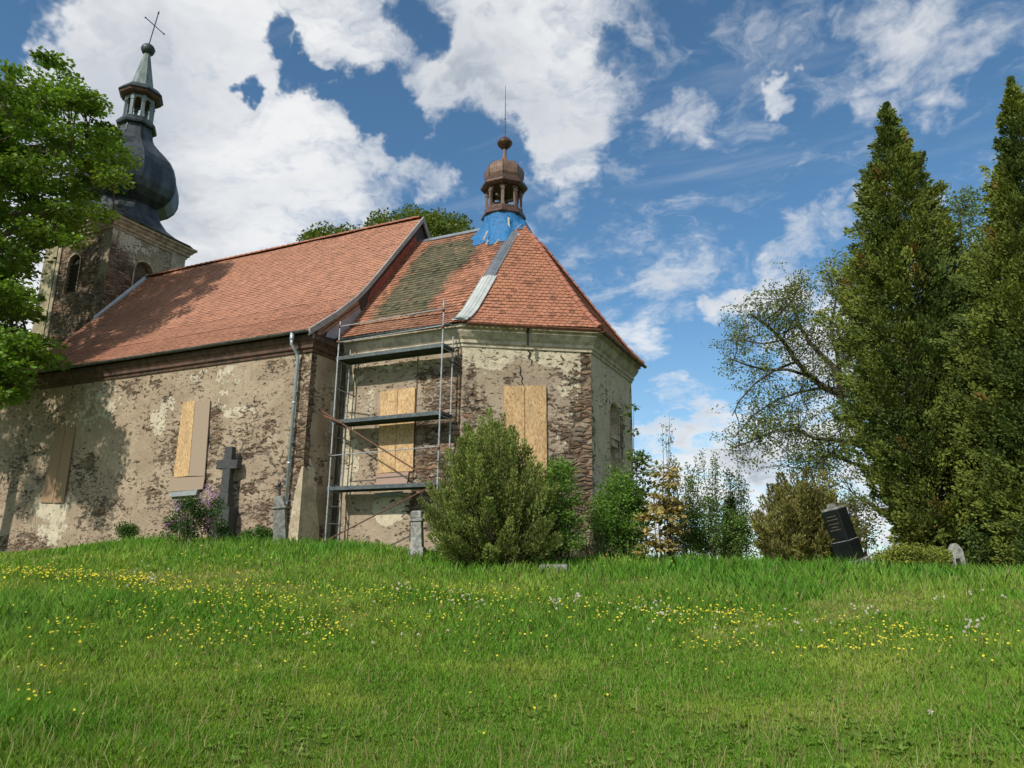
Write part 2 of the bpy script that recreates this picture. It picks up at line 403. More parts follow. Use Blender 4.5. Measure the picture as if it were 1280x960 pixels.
# ------------------------------------------------------------------ materials
def wall_mat(name, render=((.44, .345, .245), (.335, .255, .18)), paint=((.60, .525, .39), (.50, .44, .33)), stone_tint=1.0):
    m, nt, b = new_mat(name)
    uvn = nt.node('ShaderNodeUVMap', uv_map='UVMap').outputs[0]
    s_at = nt.node('ShaderNodeAttribute', attribute_name='stone').outputs['Fac']
    p_at = nt.node('ShaderNodeAttribute', attribute_name='paint').outputs['Fac']
    d_at = nt.node('ShaderNodeAttribute', attribute_name='darkening').outputs['Fac']
    wv = nt.vmath('ADD', uvn, nt.vmath('SCALE', nt.vmath('SUBTRACT', nt.noise(uvn, 3.0, 4, .6, out=1), (.5, .5, .5)), scale=.22))
    # rubble masonry
    sv = nt.mapping(wv, (2.7, 7.2, 1))
    vo = nt.voro(sv, 1.0); ve = nt.voro(sv, 1.0, 'DISTANCE_TO_EDGE')
    sep = nt.node('ShaderNodeSeparateXYZ'); nt.put(sep.inputs[0], vo.outputs['Color'])
    k = stone_tint
    stc = nt.ramp(sep.outputs[0], [(0, (.10 * k, .065 * k, .042 * k)), (.25, (.20 * k, .125 * k, .075 * k)), (.5, (.26 * k, .185 * k, .12 * k)), (.7, (.17 * k, .14 * k, .11 * k)), (.85, (.33 * k, .19 * k, .11 * k)), (1, (.30 * k, .25 * k, .18 * k))])
    stc = nt.mix(nt.math('MULTIPLY', nt.ss(nt.noise(wv, 22, 5, .65), .42, .72), .6), stc, (.085, .062, .045, 1))
    joint = nt.ss(ve.outputs['Distance'], .0, .11)
    mort = nt.noise(uvn, 1.7, 3, .5)
    jc = nt.mix(nt.ss(mort, .45, .6), (.045, .032, .024, 1), (.27, .21, .15, 1))
    stc = nt.mix(joint, jc, stc)
    # where plaster has gone
    nL = nt.noise(nt.mapping(wv, (1, 1.5, 1)), 1.15, 8, .66); nM = nt.noise(nt.mapping(wv, (1, 1.9, 1), (7, 3, 0)), 4.3, 7, .68)
    f = nt.math('ADD', s_at, nt.math('ADD', nt.math('MULTIPLY', nt.math('SUBTRACT', nL, .5), 2.7), nt.math('MULTIPLY', nt.math('SUBTRACT', nM, .5), 1.9)))
    stone = nt.ss(f, .49, .54)
    # small chips
    chv = nt.mapping(wv, (1, 2.1, 1), (31, 5, 0))
    chips = nt.ss(nt.math('ADD', nt.noise(chv, 5.0, 5, .62), nt.math('ADD', nt.math('MULTIPLY', s_at, .16), nt.math('MULTIPLY', nt.math('SUBTRACT', nt.noise(uvn, .8, 3, .5), .5), .35))), .620, .640)
    hide = nt.math('MAXIMUM', stone, chips)
    # coats
    rn = nt.noise(uvn, .9, 7, .62); rf = nt.noise(uvn, 14, 5, .65)
    rc = nt.mix(nt.ss(rn, .36, .64), c4(render[0]), c4(render[1]))
    rc = nt.mix(nt.math('MULTIPLY', nt.ss(rf, .42, .7), .38), rc, c4(tuple(x * .62 for x in render[1])))
    pm = nt.math('ADD', p_at, nt.math('ADD', nt.math('MULTIPLY', nt.math('SUBTRACT', nt.noise(nt.mapping(wv, loc=(11, 17, 0)), 1.6, 9, .66), .5), 1.7), nt.math('MULTIPLY', nt.math('SUBTRACT', nt.noise(nt.mapping(wv, loc=(1, 27, 0)), 7.0, 6, .66), .5), .9)))
    paintm = nt.ss(pm, .52, .56)
    pc = nt.mix(nt.ss(nt.noise(uvn, 2.3, 5, .6), .35, .65), c4(paint[0]), c4(paint[1]))
    col = nt.mix(paintm, rc, pc)
    stk = nt.noise(nt.mapping(uvn, (3.2, .35, 1)), 1.6, 7, .65)
    col = nt.mix(nt.math('MULTIPLY', nt.ss(stk, .50, .74), .40), col, (.22, .17, .12, 1), )
    col = nt.mix(nt.math('MULTIPLY', nt.ss(nt.math('ADD', d_at, nt.math('MULTIPLY', nt.math('SUBTRACT', nL, .5), 1.3)), .3, .95), .75), col, (.12, .085, .05, 1))  # darkening attribute; on the nave it carries painted shade
    pits = nt.ss(nt.noise(nt.mapping(uvn, (1, 1.4, 1), (3, 9, 0)), 26, 3, .6), .70, .73)
    col = nt.mix(nt.math('MULTIPLY', pits, .8), col, (.11, .08, .055, 1))
    col = nt.mix(hide, col, stc)
    nt.put(b.inputs['Base Color'], col); b.inputs['Roughness'].default_value = .92; b.inputs['Specular IOR Level'].default_value = .25
    cover = nt.math('SUBTRACT', 1.0, hide)
    hs = nt.math('MULTIPLY', nt.math('MINIMUM', nt.math('MULTIPLY', ve.outputs['Distance'], 3.0), 1.0), .75)
    hs = nt.math('ADD', hs, nt.math('MULTIPLY', sep.outputs[1], .35))
    soft = nt.ss(f, .43, .56)
    hgt = nt.math('ADD', nt.math('MULTIPLY', nt.math('SUBTRACT', 1.0, nt.math('MAXIMUM', soft, chips)), 1.25), nt.math('MULTIPLY', hs, hide))
    hgt = nt.math('ADD', hgt, nt.math('MULTIPLY', paintm, .18))
    hgt = nt.math('ADD', hgt, nt.math('MULTIPLY', nt.noise(uvn, 5, 6, .6), .5))
    hgt = nt.math('ADD', hgt, nt.math('MULTIPLY', rf, .22)); hgt = nt.math('SUBTRACT', hgt, nt.math('MULTIPLY', pits, .4))
    nt.put(b.inputs['Normal'], nt.bump(hgt, 1.0, .08))
    return m
M_wall = wall_mat('weathered_plaster')
M_wall_ch = wall_mat('chancel_plaster', render=((.44, .35, .255), (.345, .27, .195)), paint=((.62, .54, .39), (.52, .455, .335)), stone_tint=1.0)
M_wall_tw = wall_mat('tower_plaster', render=((.36, .29, .21), (.27, .21, .15)), paint=((.58, .52, .42), (.50, .44, .35)), stone_tint=1.05)

def tint_mat(name, rough=.8, trans=0.0, spec=.3, noise_scale=0, bump=0.0, nvar=.25, bscale=60):
    m, nt, b = new_mat(name)
    at = nt.node('ShaderNodeAttribute', attribute_name='tint').outputs['Color']
    c = at
    if noise_scale:
        tc = nt.node('ShaderNodeTexCoord').outputs['Object']
        n = nt.ss(nt.noise(tc, noise_scale, 6, .65), .35, .7)
        c = nt.mix(nt.math('MULTIPLY', n, nvar), at, (.03, .025, .02, 1))
        if bump: nt.put(b.inputs['Normal'], nt.bump(nt.noise(tc, bscale, 4, .6), .7, bump))
    nt.put(b.inputs['Base Color'], c); b.inputs['Roughness'].default_value = rough; b.inputs['Specular IOR Level'].default_value = spec
    if trans > 0:
        tr = nt.node('ShaderNodeBsdfTranslucent'); tc2 = nt.mix(1.0, c, (1.25, 1.15, .45, 1), 'MULTIPLY'); nt.put(tr.inputs[0], tc2)
        mx = nt.node('ShaderNodeMixShader'); mx.inputs[0].default_value = trans
        out = nt.n['Material Output']; nt.l.new(b.outputs[0], mx.inputs[1]); nt.l.new(tr.outputs[0], mx.inputs[2]); nt.l.new(mx.outputs[0], out.inputs[0])
    return m
M_tile = tint_mat('clay_tile', .75, 0, .3, 3.5, .003, .35)
M_leaf = tint_mat('leaf', .55, .34, .35)
M_needle = tint_mat('needle_spray', .7, .18, .2)
M_grass = tint_mat('grass_blade', .6, .38, .25)
M_petal = tint_mat('petal', .6, .25, .3)
M_zinc = simple('zinc_sheet', (.42, .45, .48), .42, .75, .15, 3, .0)
M_gutter = simple('dark_gutter', (.13, .135, .13), .5, .5, .3, 5, 0)
M_pipe_light = simple('galvanised_pipe', (.48, .53, .58), .4, .35, .12, 4, 0)
M_pipe_dark = simple('dark_pipe', (.10, .11, .105), .5, .4, .3, 4, 0)
M_copper = simple('brown_copper', (.10, .055, .040), .5, .4, .35, 8, .002)
M_coppergutter = simple('copper_gutter', (.27, .12, .075), .5, .4, .3, 6, 0)
M_osb, nt, b = new_mat('chipboard')
tc = nt.node('ShaderNodeTexCoord').outputs['Object']
wv_ = nt.vmath('ADD', tc, nt.vmath('SCALE', nt.noise(tc, 9, 3, .6, out=1), scale=.06))
fk = nt.voro(nt.mapping(wv_, (34, 34, 13)), 1.0); sp_ = nt.node('ShaderNodeSeparateXYZ'); nt.put(sp_.inputs[0], fk.outputs['Color'])
cc_ = nt.ramp(sp_.outputs[0], [(0, (.36, .20, .08)), (.3, (.52, .33, .155)), (.7, (.60, .40, .20)), (1, (.68, .49, .27))])
cc_ = nt.mix(nt.math('MULTIPLY', nt.ss(nt.noise(nt.mapping(tc, (2, 2, .5)), 1.6, 6, .65), .45, .72), .45), cc_, (.26, .17, .09, 1))
nt.put(b.inputs['Base Color'], cc_); b.inputs['Roughness'].default_value = .8
M_board_grey = simple('weathered_board', (.36, .275, .20), .85, 0, .12, 30, .001)
M_board_brown = simple('brown_board', (.33, .215, .125), .85, 0, .15, 30, .001)
M_board_pink = simple('pinkish_board', (.40, .275, .21), .85, 0, .12, 30, .001)
M_sill = simple('slate_sill', (.30, .32, .32), .7, 0, .2, 9, .002)
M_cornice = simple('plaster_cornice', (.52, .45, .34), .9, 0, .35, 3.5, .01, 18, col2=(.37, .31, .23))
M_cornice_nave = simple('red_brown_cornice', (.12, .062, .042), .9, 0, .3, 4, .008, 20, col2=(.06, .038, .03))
M_cornice_tw = simple('tower_cornice', (.46, .37, .27), .9, 0, .25, 4, .008, 18, col2=(.28, .20, .15))
M_slate = simple('dark_sheet_roof', (.060, .075, .082), .50, .35, .35, 2.2, .004, 9, True, col2=(.028, .034, .038))
M_patina = simple('grey_green_sheet', (.21, .25, .235), .6, .2, .25, 4, .003, 12, True, col2=(.12, .15, .145))
M_redwood = simple('red_painted_board', (.30, .075, .05), .8, 0, .3, 6, .002)
M_wood = simple('rough_plank', (.36, .20, .13), .85, 0, .3, 9, .003, 40)
M_darkwood = simple('dark_wood', (.07, .045, .035), .8, 0, .3, 9, .003)
M_turretwood = simple('weathered_brown_wood', (.19, .125, .10), .8, 0, .3, 9, .004, 30, True, col2=(.09, .055, .045))
M_bluegrey = simple('blue_grey_paint', (.19, .23, .24), .7, 0, .25, 6, .003, 20, True)
M_purple = simple('primer_sheet', (.34, .32, .37), .6, .1, .15, 3, 0)
M_verge = simple('light_verge_board', (.36, .33, .31), .7, .1, .15, 3, .001)
M_black = simple('near_black', (.018, .016, .014), .9, 0, .3, 6, .0)  # plain near black for louvre backing, cracks and a small plate
M_iron = simple('iron', (.04, .04, .04), .5, .6, .2, 6, 0)
M_rust = simple('rusty_steel', (.17, .085, .055), .8, .2, .3, 14, .001)
M_scaf = simple('scaffold_steel', (.38, .40, .40), .55, .3, .3, 12, .001, 30)
M_deck = simple('scaffold_deck', (.10, .12, .125), .6, .3, .3, 8, .001)
M_slat = simple('pale_lath', (.50, .44, .33), .8, 0, .2, 12, .001)
M_bark = simple('bark', (.10, .075, .052), .95, 0, .4, 7, .02, 22, True)
M_bark_grey = simple('grey_bark', (.075, .065, .052), .95, 0, .35, 7, .015, 22, True)

CH = {}     # church geometry
L, Wd, He, Hr, g0, ov = 16.872, 6.149, 7.613, 14.571, .144, .392
s_, Lc = 1.54, 4.912
c1 = np.array([4.91, 1.54]); c2 = np.array([8.47, 3.85]); c3 = np.array([8.47, 8.44]); c4_ = np.array([4.91, 10.76]); c5 = np.array([0, 10.76])
e1 = np.array([5.04, 1.11]); e2 = np.array([8.90, 3.62]); e3 = np.array([8.90, 8.68]); e4 = np.array([5.04, 11.19])
ap = np.array([4.8, Wd]); tur = np.array([4.0, Wd])
Tw, Tx = 2.237, 2.536
church = empty('church', (0, 0, 0))
tag(church, 'old village church with peeling plaster, red tiled roofs, boarded windows and dark onion-domed tower', 'church')

# ---- walls as fine sheets with uneven faces and attributes for what is left of the plaster
class WallGrid:
    def __init__(s): s.V = []; s.F = []; s.uv = []; s.st = []; s.pa = []; s.di = []; s.n = 0; s.uo = 0.0
    def panel(s, A, B, z0, z1, step, fn=None, relief=.025, hole=None):
        A = np.array(A, float); B = np.array(B, float); ln = np.linalg.norm(B - A); nu = max(2, int(ln / step) + 1); nz = max(2, int((z1 - z0) / step) + 1)
        u = np.linspace(0, ln, nu); z = np.linspace(z0, z1, nz); U, Zg = np.meshgrid(u, z, indexing='ij'); U = U.ravel(); Zg = Zg.ravel()
        d = (B - A) / ln; nrm = np.array([d[1], -d[0]])
        P = A[None] + d[None] * U[:, None]
        if fn is not None: st, pa, di = fn(U, Zg)
        else: st = np.zeros(len(U)); pa = np.zeros(len(U)); di = np.zeros(len(U))
        edge = np.minimum(1, np.minimum(U, ln - U) / .25)
        r = relief * (fbm(U * 1.4 + s.uo, Zg * 1.4, 0, 4, 11) - .5) * 2 - .035 * np.clip(st, 0, 1)
        r = r * edge
        P = P + nrm[None] * r[:, None]
        s.V.append(np.stack([P[:, 0], P[:, 1], Zg], 1)); s.uv.append(np.stack([U + s.uo, Zg], 1)); s.st.append(st); s.pa.append(pa); s.di.append(di)
        i, j = np.meshgrid(np.arange(nu - 1), np.arange(nz - 1), indexing='ij'); a = i * nz + j
        F = np.stack([a, a + nz, a + nz + 1, a + 1], -1).reshape(-1, 4)
        if hole is not None:
            uc = (U.reshape(nu, nz)[:-1, :-1] + step / 2).ravel(); zc = (Zg.reshape(nu, nz)[:-1, :-1] + step / 2).ravel(); F = F[~hole(uc, zc)]
        s.F.append((F + s.n).ravel()); s.n += len(U); s.uo += ln + 3.7
    def build(s, name, mat, parent):
        return raw_mesh(name, np.vstack(s.V), np.concatenate(s.F), 4, mat, parent, smooth=True, uv=np.vstack(s.uv),
                        attrs={'stone': np.concatenate(s.st), 'paint': np.concatenate(s.pa), 'darkening': np.concatenate(s.di)})
def blob(U, Z, lst):
    r = np.zeros(len(U))
    for (u, z, ru, rz, a) in lst:
        q = ((U - u) / ru) ** 2 + ((Z - z) / rz) ** 2
        r = np.maximum(r, a * np.clip(1.5 - q, 0, 1)) if a > 0 else r + a * np.clip(1.5 - q, 0, 1)
    return r
def blobs_px(lst, fn, k=1.0):
    """(u,v,ru,rv,amount) seen in the photo -> (along wall, z, radii in metres)"""
    out = []
    for (u, v, ru, rv, a) in lst:
        c = fn(u, v); e = fn(u + ru, v); t = fn(u, v - rv)
        out.append((c[0], c[1], abs(e[0] - c[0]) + .02, abs(t[1] - c[1]) + .02, a))
    return out
# nave south wall
def f_n(u, v): p = on_y(u, v, 0.0); return (p[0] + L, p[2])
nst = blobs_px([(383, 470, 9, 60, .42), (381, 560, 12, 60, .48), (368, 600, 20, 60, .30), (300, 600, 70, 55, .12), (330, 560, 40, 50, .12), (30, 585, 45, 30, .16), (100, 585, 25, 30, .30),
                (120, 640, 40, 20, .26), (30, 680, 35, 14, .40), (222, 560, 10, 45, .34), (268, 545, 8, 40, .34), (175, 485, 25, 12, .24), (345, 470, 25, 20, .16), (205, 600, 30, 30, .2),
                (190, 560, 30, 40, .12), (60, 520, 50, 25, .05), (115, 520, 30, 40, -.25), (70, 650, 25, 25, -.3), (290, 480, 40, 25, -.2), (160, 570, 40, 25, -.15)], f_n)
npa = blobs_px([(122, 505, 30, 32, .50), (145, 495, 22, 16, .42), (200, 525, 14, 26, .55), (205, 510, 16, 14, .48), (255, 470, 28, 10, .42), (288, 468, 24, 14, .50), (275, 500, 14, 14, .42), (300, 515, 24, 10, .46),
                (65, 645, 22, 40, .60), (50, 620, 10, 30, .4), (369, 625, 8, 34, .95), (130, 545, 26, 16, .25), (235, 640, 20, 16, .4), (200, 570, 8, 18, .35), (318, 445, 10, 8, .3), (150, 615, 40, 8, .2)], f_n)
nshade = blobs_px([(20, 500, 60, 40, .35), (15, 600, 40, 60, .3), (190, 450, 200, 12, .25), (30, 570, 26, 30, .35)], f_n)  # tree shadow at the left end and eave shade, painted into the colour
NW = WallGrid()
NW.panel((-L, 0), (0, 0), -.6, 7.2, .085, lambda U, Z: (blob(U, Z, nst) + .10 + .10 * np.clip((U - 9.5) / 3, 0, 1) * np.clip((6.2 - Z) / 2, 0, 1), blob(U, Z, npa) + .07, blob(U, Z, nshade) + .25 * np.clip((Z - 6.6) / .5, 0, 1)))  # top of the wall also painted darker as eave shade
def f_ne(u, v): p = on_x(u, v, 0.0); return (p[1], p[2])
rst = blobs_px([(389, 480, 5, 90, .9), (388, 450, 6, 50, .7), (383, 560, 4, 70, .9), (400, 590, 6, 24, .3), (395, 665, 12, 10, .5)], f_ne)
rpa = blobs_px([(386, 625, 8, 40, 1.1), (384, 600, 5, 28, 1.0), (417, 500, 4, 60, .5), (415, 620, 4, 60, .7), (410, 560, 6, 60, .3)], f_ne)
NW.panel((0, 0), (0, s_), -.6, 7.2, .06, lambda U, Z: (blob(U, Z, rst), blob(U, Z, rpa) + .12, 0 * U))
NW.panel((0, s_), (0, 2 * Wd), -.6, 7.2, .5)
NW.panel((0, 2 * Wd), (-L, 2 * Wd), -.6, 7.2, .25)
NW.panel((-L, 2 * Wd), (-L, 0), -.6, 7.2, .25)
nave_wall = NW.build('nave_wall', M_wall, church)

# pale tapering plaster buttress at the foot of the nave corner
M_but = simple('pale_buttress_plaster', (.50, .42, .30), .9, 0, .3, 1.6, .016, 12, col2=(.34, .27, .18))
mb = MB(); vs = []
for (z, k) in ((.2, .95), (1.2, .90), (1.9, .72), (2.5, .46), (2.9, .22), (3.12, .03)):
    vs += [(-.36 * k, .04, z), (-.34 * k, -.05 - .03 * k, z), (.07 + .07 * k, -.06 - .08 * k, z), (.05 + .05 * k, 1.0 * k, z), (-.1, 1.0 * k, z)]
mb.add(vs, [(5 * i + q, 5 * i + (q + 1) % 5, 5 * i + 5 + (q + 1) % 5, 5 * i + 5 + q) for i in range(5) for q in range(5)] + [(25, 26, 27, 28, 29)])
mb.build('buttress', M_but, church)

# chancel and apse walls
def f_cs(u, v): p = on_y(u, v, s_); return (p[0], p[2])
cst = blobs_px([(545, 470, 22, 25, .38), (560, 520, 26, 40, .62), (570, 480, 14, 40, .55), (535, 560, 20, 60, .62), (545, 590, 30, 40, .55), (468, 560, 6, 45, .3), (468, 490, 30, 20, .1), (550, 640, 40, 25, .4), (455, 455, 40, 8, .1), (520, 640, 8, 30, .5),
                (440, 600, 18, 60, -.3), (455, 650, 50, 16, .06), (500, 660, 30, 12, .2), (478, 650, 30, 18, -.2)], f_cs)
cpa = blobs_px([(440, 465, 20, 18, .55), (448, 500, 26, 25, .42), (433, 560, 12, 60, .62), (440, 590, 10, 40, .5), (486, 635, 22, 20, .95), (480, 460, 60, 6, .45), (540, 455, 30, 12, .35), (428, 640, 8, 30, .4)], f_cs)
n2 = np.array([c2[1] - c1[1], -(c2[0] - c1[0])]); n2 /= np.linalg.norm(n2); d2 = (c2 - c1) / np.linalg.norm(c2 - c1)
def f_f2(u, v): p = on_plane(u, v, (*c1, 0), (*n2, 0)); return ((p[:2] - c1) @ d2, p[2])
fst = blobs_px([(724, 500, 14, 45, .42), (730, 560, 13, 60, .85), (722, 600, 20, 60, .85), (733, 480, 6, 50, .9), (716, 514, 22, 6, .42), (600, 530, 22, 50, .25), (588, 520, 10, 80, .45), (690, 500, 8, 20, .25), (700, 560, 18, 40, .35), (700, 620, 40, 45, .7), (660, 650, 60, 30, .4),
                (650, 440, 60, 18, -.2), (612, 480, 18, 30, -.1), (610, 560, 20, 30, -.1), (600, 600, 40, 40, .3)], f_f2)
fpa = blobs_px([(610, 440, 40, 24, .62), (690, 440, 45, 20, .62), (600, 470, 14, 10, .4), (718, 460, 18, 22, .6), (712, 485, 18, 12, .5), (718, 545, 12, 16, .6), (700, 550, 14, 10, .5), (650, 430, 90, 10, .6), (722, 515, 10, 10, .5)], f_f2)
def f_f3(u, v): p = on_x(u, v, c2[0]); return (p[1] - c2[1], p[2])
tst = blobs_px([(742, 560, 2, 120, .35), (777, 540, 4, 35, .5), (790, 540, 2, 100, .35), (770, 640, 20, 20, .3)], f_f3)
tpa = blobs_px([(747, 500, 6, 90, .8), (755, 560, 8, 120, .75), (765, 460, 26, 40, .5), (745, 620, 6, 80, .9), (785, 520, 6, 80, .5)], f_f3)
CW = WallGrid()
CW.panel((0, s_), c1, -.6, 7.3, .06, lambda U, Z: (blob(U, Z, cst) + .05, blob(U, Z, cpa) + .08, .5 * np.clip((Z - 6.9) / .3, 0, 1) + .2 * np.clip((1.0 - Z) / .8, 0, 1)))  # darker just below the cornice and towards the foot
CW.panel(c1, c2, -.6, 7.3, .06, lambda U, Z: (blob(U, Z, fst) + .08, blob(U, Z, fpa) + .15, 0 * U))
nich = lambda U, Z: (np.abs(U - 2.38) < .52) & (Z > 2.2) & (Z < 5.25 + np.sqrt(np.maximum(0, .27 - (U - 2.38) ** 2)) * .98)
CW.panel(c2, c3, -.6, 7.3, .06, lambda U, Z: (blob(U, Z, tst) , blob(U, Z, tpa) + .45, .15 + 0 * U), hole=nich, relief=.015)  # slight even darkening over the whole face
CW.panel(c3, c4_, -.6, 7.3, .3); CW.panel(c4_, c5, -.6, 7.3, .3)
chancel_wall = CW.build('chancel_wall', M_wall_ch, church)
# niche on the east wall
mb = MB(); cy = c2[1] + 2.38; xr = c2[0]
pts = [(cy - .56, 2.15), (cy - .56, 5.25)] + [(cy - .56 * math.cos(t), 5.25 + .56 * math.sin(t)) for t in np.linspace(0, PI, 13)[1:]] + [(cy + .56, 2.15)]
for (a, b_) in zip(pts[:-1], pts[1:]):
    mb.add([(xr + .03, a[0], a[1]), (xr + .03, b_[0], b_[1]), (xr - .35, b_[0], b_[1]), (xr - .35, a[0], a[1])], [(0, 1, 2, 3)])
mb.add([(xr - .33, p[0], p[1]) for p in pts], [tuple(range(len(pts)))])
mb.box(xr - .33, cy - .6, 2.05, xr + .07, cy + .6, 2.16)
mb.box(xr - .30, cy - .42, 4.45, xr + .06, cy + .42, 4.62); mb.box(xr - .32, cy - .36, 4.2, xr, cy + .36, 4.45)
niche = mb.build('niche', M_cornice, church)

def sweep_obj(name, path, prof, mat, parent, closed=False):
    mb = MB(); mb.sweep(path, prof, closed); return mb.build(name, mat, parent)
sweep_obj('chancel_cornice', [(-.02, s_), c1, c2, c3, c4_, c5], [(-.1, 6.98), (.04, 7.0), (.05, 7.08), (.10, 7.12), (.10, 7.22), (.17, 7.30), (.24, 7.42), (.26, 7.46), (.26, 7.54), (.34, 7.58), (.34, 7.68), (.0, 7.68), (.0, 7.95), (-.1, 8.02)], M_cornice, church)
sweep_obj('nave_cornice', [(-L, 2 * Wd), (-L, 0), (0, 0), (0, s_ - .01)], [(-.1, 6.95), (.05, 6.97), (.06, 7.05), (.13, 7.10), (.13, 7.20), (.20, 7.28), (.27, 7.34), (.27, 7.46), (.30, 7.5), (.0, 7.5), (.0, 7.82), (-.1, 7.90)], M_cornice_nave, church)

# ---- roofs of beaver-tail tiles
def roof_facets(name, facets, prof, colfn, mat, parent, ex=.165, tw=.18, deckmat=None):
    """facets: (A,B,At,Bt,tiled) eave and top xy; prof: (h,z)"""
    hs = np.array([p[0] for p in prof]); zs = np.array([p[1] for p in prof]); mb = MB()
    for (A, B, At, Bt, tiled) in facets:
        A, B, At, Bt = [np.array(q, float) for q in (A, B, At, Bt)]
        e = (B - A) / np.linalg.norm(B - A); nin = np.array([-e[1], e[0]])
        run = (At - A) @ nin
        # deck
        hh = np.linspace(0, 1, 25); mb.col(tuple(np.array((.13, .055, .035))))
        vs = []
        for h in hh:
            z = np.interp(h, hs, zs) - .035; p = A + (At - A) * h; q = B + (Bt - B) * h; vs += [(p[0], p[1], z), (q[0], q[1], z)]
        mb.add(vs, [(2 * i, 2 * i + 1, 2 * i + 3, 2 * i + 2) for i in range(24)])
        if not tiled: continue
        seg = np.hypot(np.diff(hs) * run, np.diff(zs)); cum = np.concatenate([[0], np.cumsum(seg)]); S = cum[-1]
        nrow = int(S / ex)
        for k in range(nrow):
            s0 = k * ex - .03; h = float(np.interp(s0, cum, hs)) if s0 > 0 else 0; z = float(np.interp(max(s0, 0), cum, zs))
            i = min(max(np.searchsorted(cum, s0 + .01) - 1, 0), len(seg) - 1)
            up = np.array([*(nin * (hs[i + 1] - hs[i]) * run), zs[i + 1] - zs[i]]); up /= np.linalg.norm(up)
            E = np.array([e[0], e[1], 0]); N = np.cross(E, up)
            p0 = A + (At - A) * h; p1 = B + (Bt - B) * h; a0 = (p0 - A) @ e; a1 = (p1 - A) @ e
            base = np.array([*(A + nin * run * h), z]);
            base = base + N * (.05 * (float(fbm(base[0] * .55 + 3, base[1] * .55 + z * .4, 0, 2, 61)) - .5))
            if s0 < 0: base = base + up * s0
            off = .5 * (k % 2)
            for ci in range(int(math.floor((a0) / tw)) - 1, int(math.ceil(a1 / tw)) + 1):
                cx = (ci + .5 + off) * tw
                if cx + tw / 2 < a0 + .02 or cx - tw / 2 > a1 - .02: continue
                wavy = .045 * (float(vnoise((A[0] + e[0] * cx) * .7 + 5, (A[1] + e[1] * cx) * .7 + k * .09, 0, 71)) - .5); jit = random.gauss(0, .0022) + wavy; r = tw / 2 - .004; rr = []
                for (du, ds) in ((-r, .045), (-r * .72, .014), (-r * .3, .0), (r * .3, .0), (r * .72, .014), (r, .045), (r, ex * 1.25), (-r, ex * 1.25)):
                    uu = min(max(cx + du, a0), a1); lift = .036 + jit - .030 * ds / (ex * 1.25)
                    rr.append(base + E * uu + up * (ds + jit * 1.2) + N * lift)
                low = [p - N * .024 for p in rr[:6]]
                mb.col(colfn(base + E * cx, k, ci)); mb.add(rr, [tuple(range(8))])
                mb.col(tuple(np.array(mb.cc) * .8)); mb.add(rr[:6] + low, [(q + 1, q, q + 6, q + 7) for q in range(5)])
    return mb.build(name, mat, parent)
def nave_col(P, k, i):
    v = .92 + .16 * random.random(); patch = fbm(P[0] * .5, P[2] * .8, 0, 3, 2)
    c = np.array((.54, .265, .17)) * v; c = c * (1 - .12 * patch) + np.array((.55, .33, .24)) * .12 * patch
    if random.random() < .02: c *= .85
    return tuple(c)
nprof = [(0, He), (.10, He + .68), (.22, He + 1.46), (.38, He + 2.18 + .22), (.46, 10.31 + .52), (.64, 12.25 - .02), (1, Hr)]
nprof = [(0, He), (.12, He + .86), (.26, 9.42), (.40, 10.30), (.466, 10.28 + .55), (.715, 12.28 + .30), (1, Hr)]
# measured verge: eave 7.61, 10.31 at h .466, 12.25 at h .716
nprof = [(0, He), (.2, 8.62), (.36, 9.55), (.466, 10.31), (.56, 11.05), (.716, 12.30), (1, Hr)]
nave_roof = roof_facets('nave_roof', [((-L - .1, -ov), (g0 - .02, -ov), (-L - .1, Wd), (g0 - .02, Wd), True), ((g0 - .02, 2 * Wd + ov), (-L - .1, 2 * Wd + ov), (g0 - .02, Wd), (-L - .1, Wd), False)], nprof, nave_col, M_tile, church)
moss_w = lambda P: 0
def ch_col(P, k, i):
    v = .75 + .45 * random.random(); n = fbm(P[0] * .9, P[1] * .9 + P[2], 0, 3, 4)
    c = np.array((.46, .20, .115)) * (.86 + .14 * v)
    if P[1] < 7 and P[0] < 5.0:      # weathered south slope with a mossy patch
        c = np.array((.43, .195, .115)) * v
        m_ = np.clip((P[0] - .55 + .5 * (n - .5)) / .4, 0, 1) * np.clip((3.35 + .10 * (P[2] - 9) + .9 * (n - .5) - P[0]) / .35, 0, 1) * np.clip((P[2] - 8.15) / .5, 0.25, 1) * np.clip((13.2 - P[2]) / .5, .3, 1)
        if random.random() < .03: m_ *= .5
        c = c * (1 - m_ * .93) + np.array((.125, .125, .07)) * v * m_ * .93
        if P[0] > 3.0 and n > .55: c = c * .75
        if random.random() < .09: c *= .6
    else:
        if random.random() < .06: c *= .6
        c = c * (1 - .25 * (n - .3))
    return tuple(c)
cprof = [(0, 7.73), (.12, 8.25), (.27, 9.12), (1, 13.50)]
chancel_roof = roof_facets('chancel_roof', [((.02, 1.11), e1, (.02, Wd), ap, True), (e1, e2, ap, ap, True), (e2, e3, ap, ap, True), (e3, e4, ap, ap, False), (e4, (.02, 11.19), ap, (.02, Wd), False)],
                           cprof, ch_col, M_tile, church, ex=.19, tw=.19)
def ch_h(x, y):
    def fac(A, B, T): 
        e = (B - A) / np.linalg.norm(B - A); n = np.array([-e[1], e[0]]); return ((x - A[0]) * n[0] + (y - A[1]) * n[1]) / ((T - A) @ n)
    return np.minimum.reduce([fac(np.array([0, 1.11]), e1, ap), fac(e1, e2, ap), fac(e2, e3, ap), fac(e3, e4, ap), fac(e4, np.array([0, 11.19]), ap)])
def ch_z(x, y): return np.interp(ch_h(x, y), [p[0] for p in cprof], [p[1] for p in cprof])

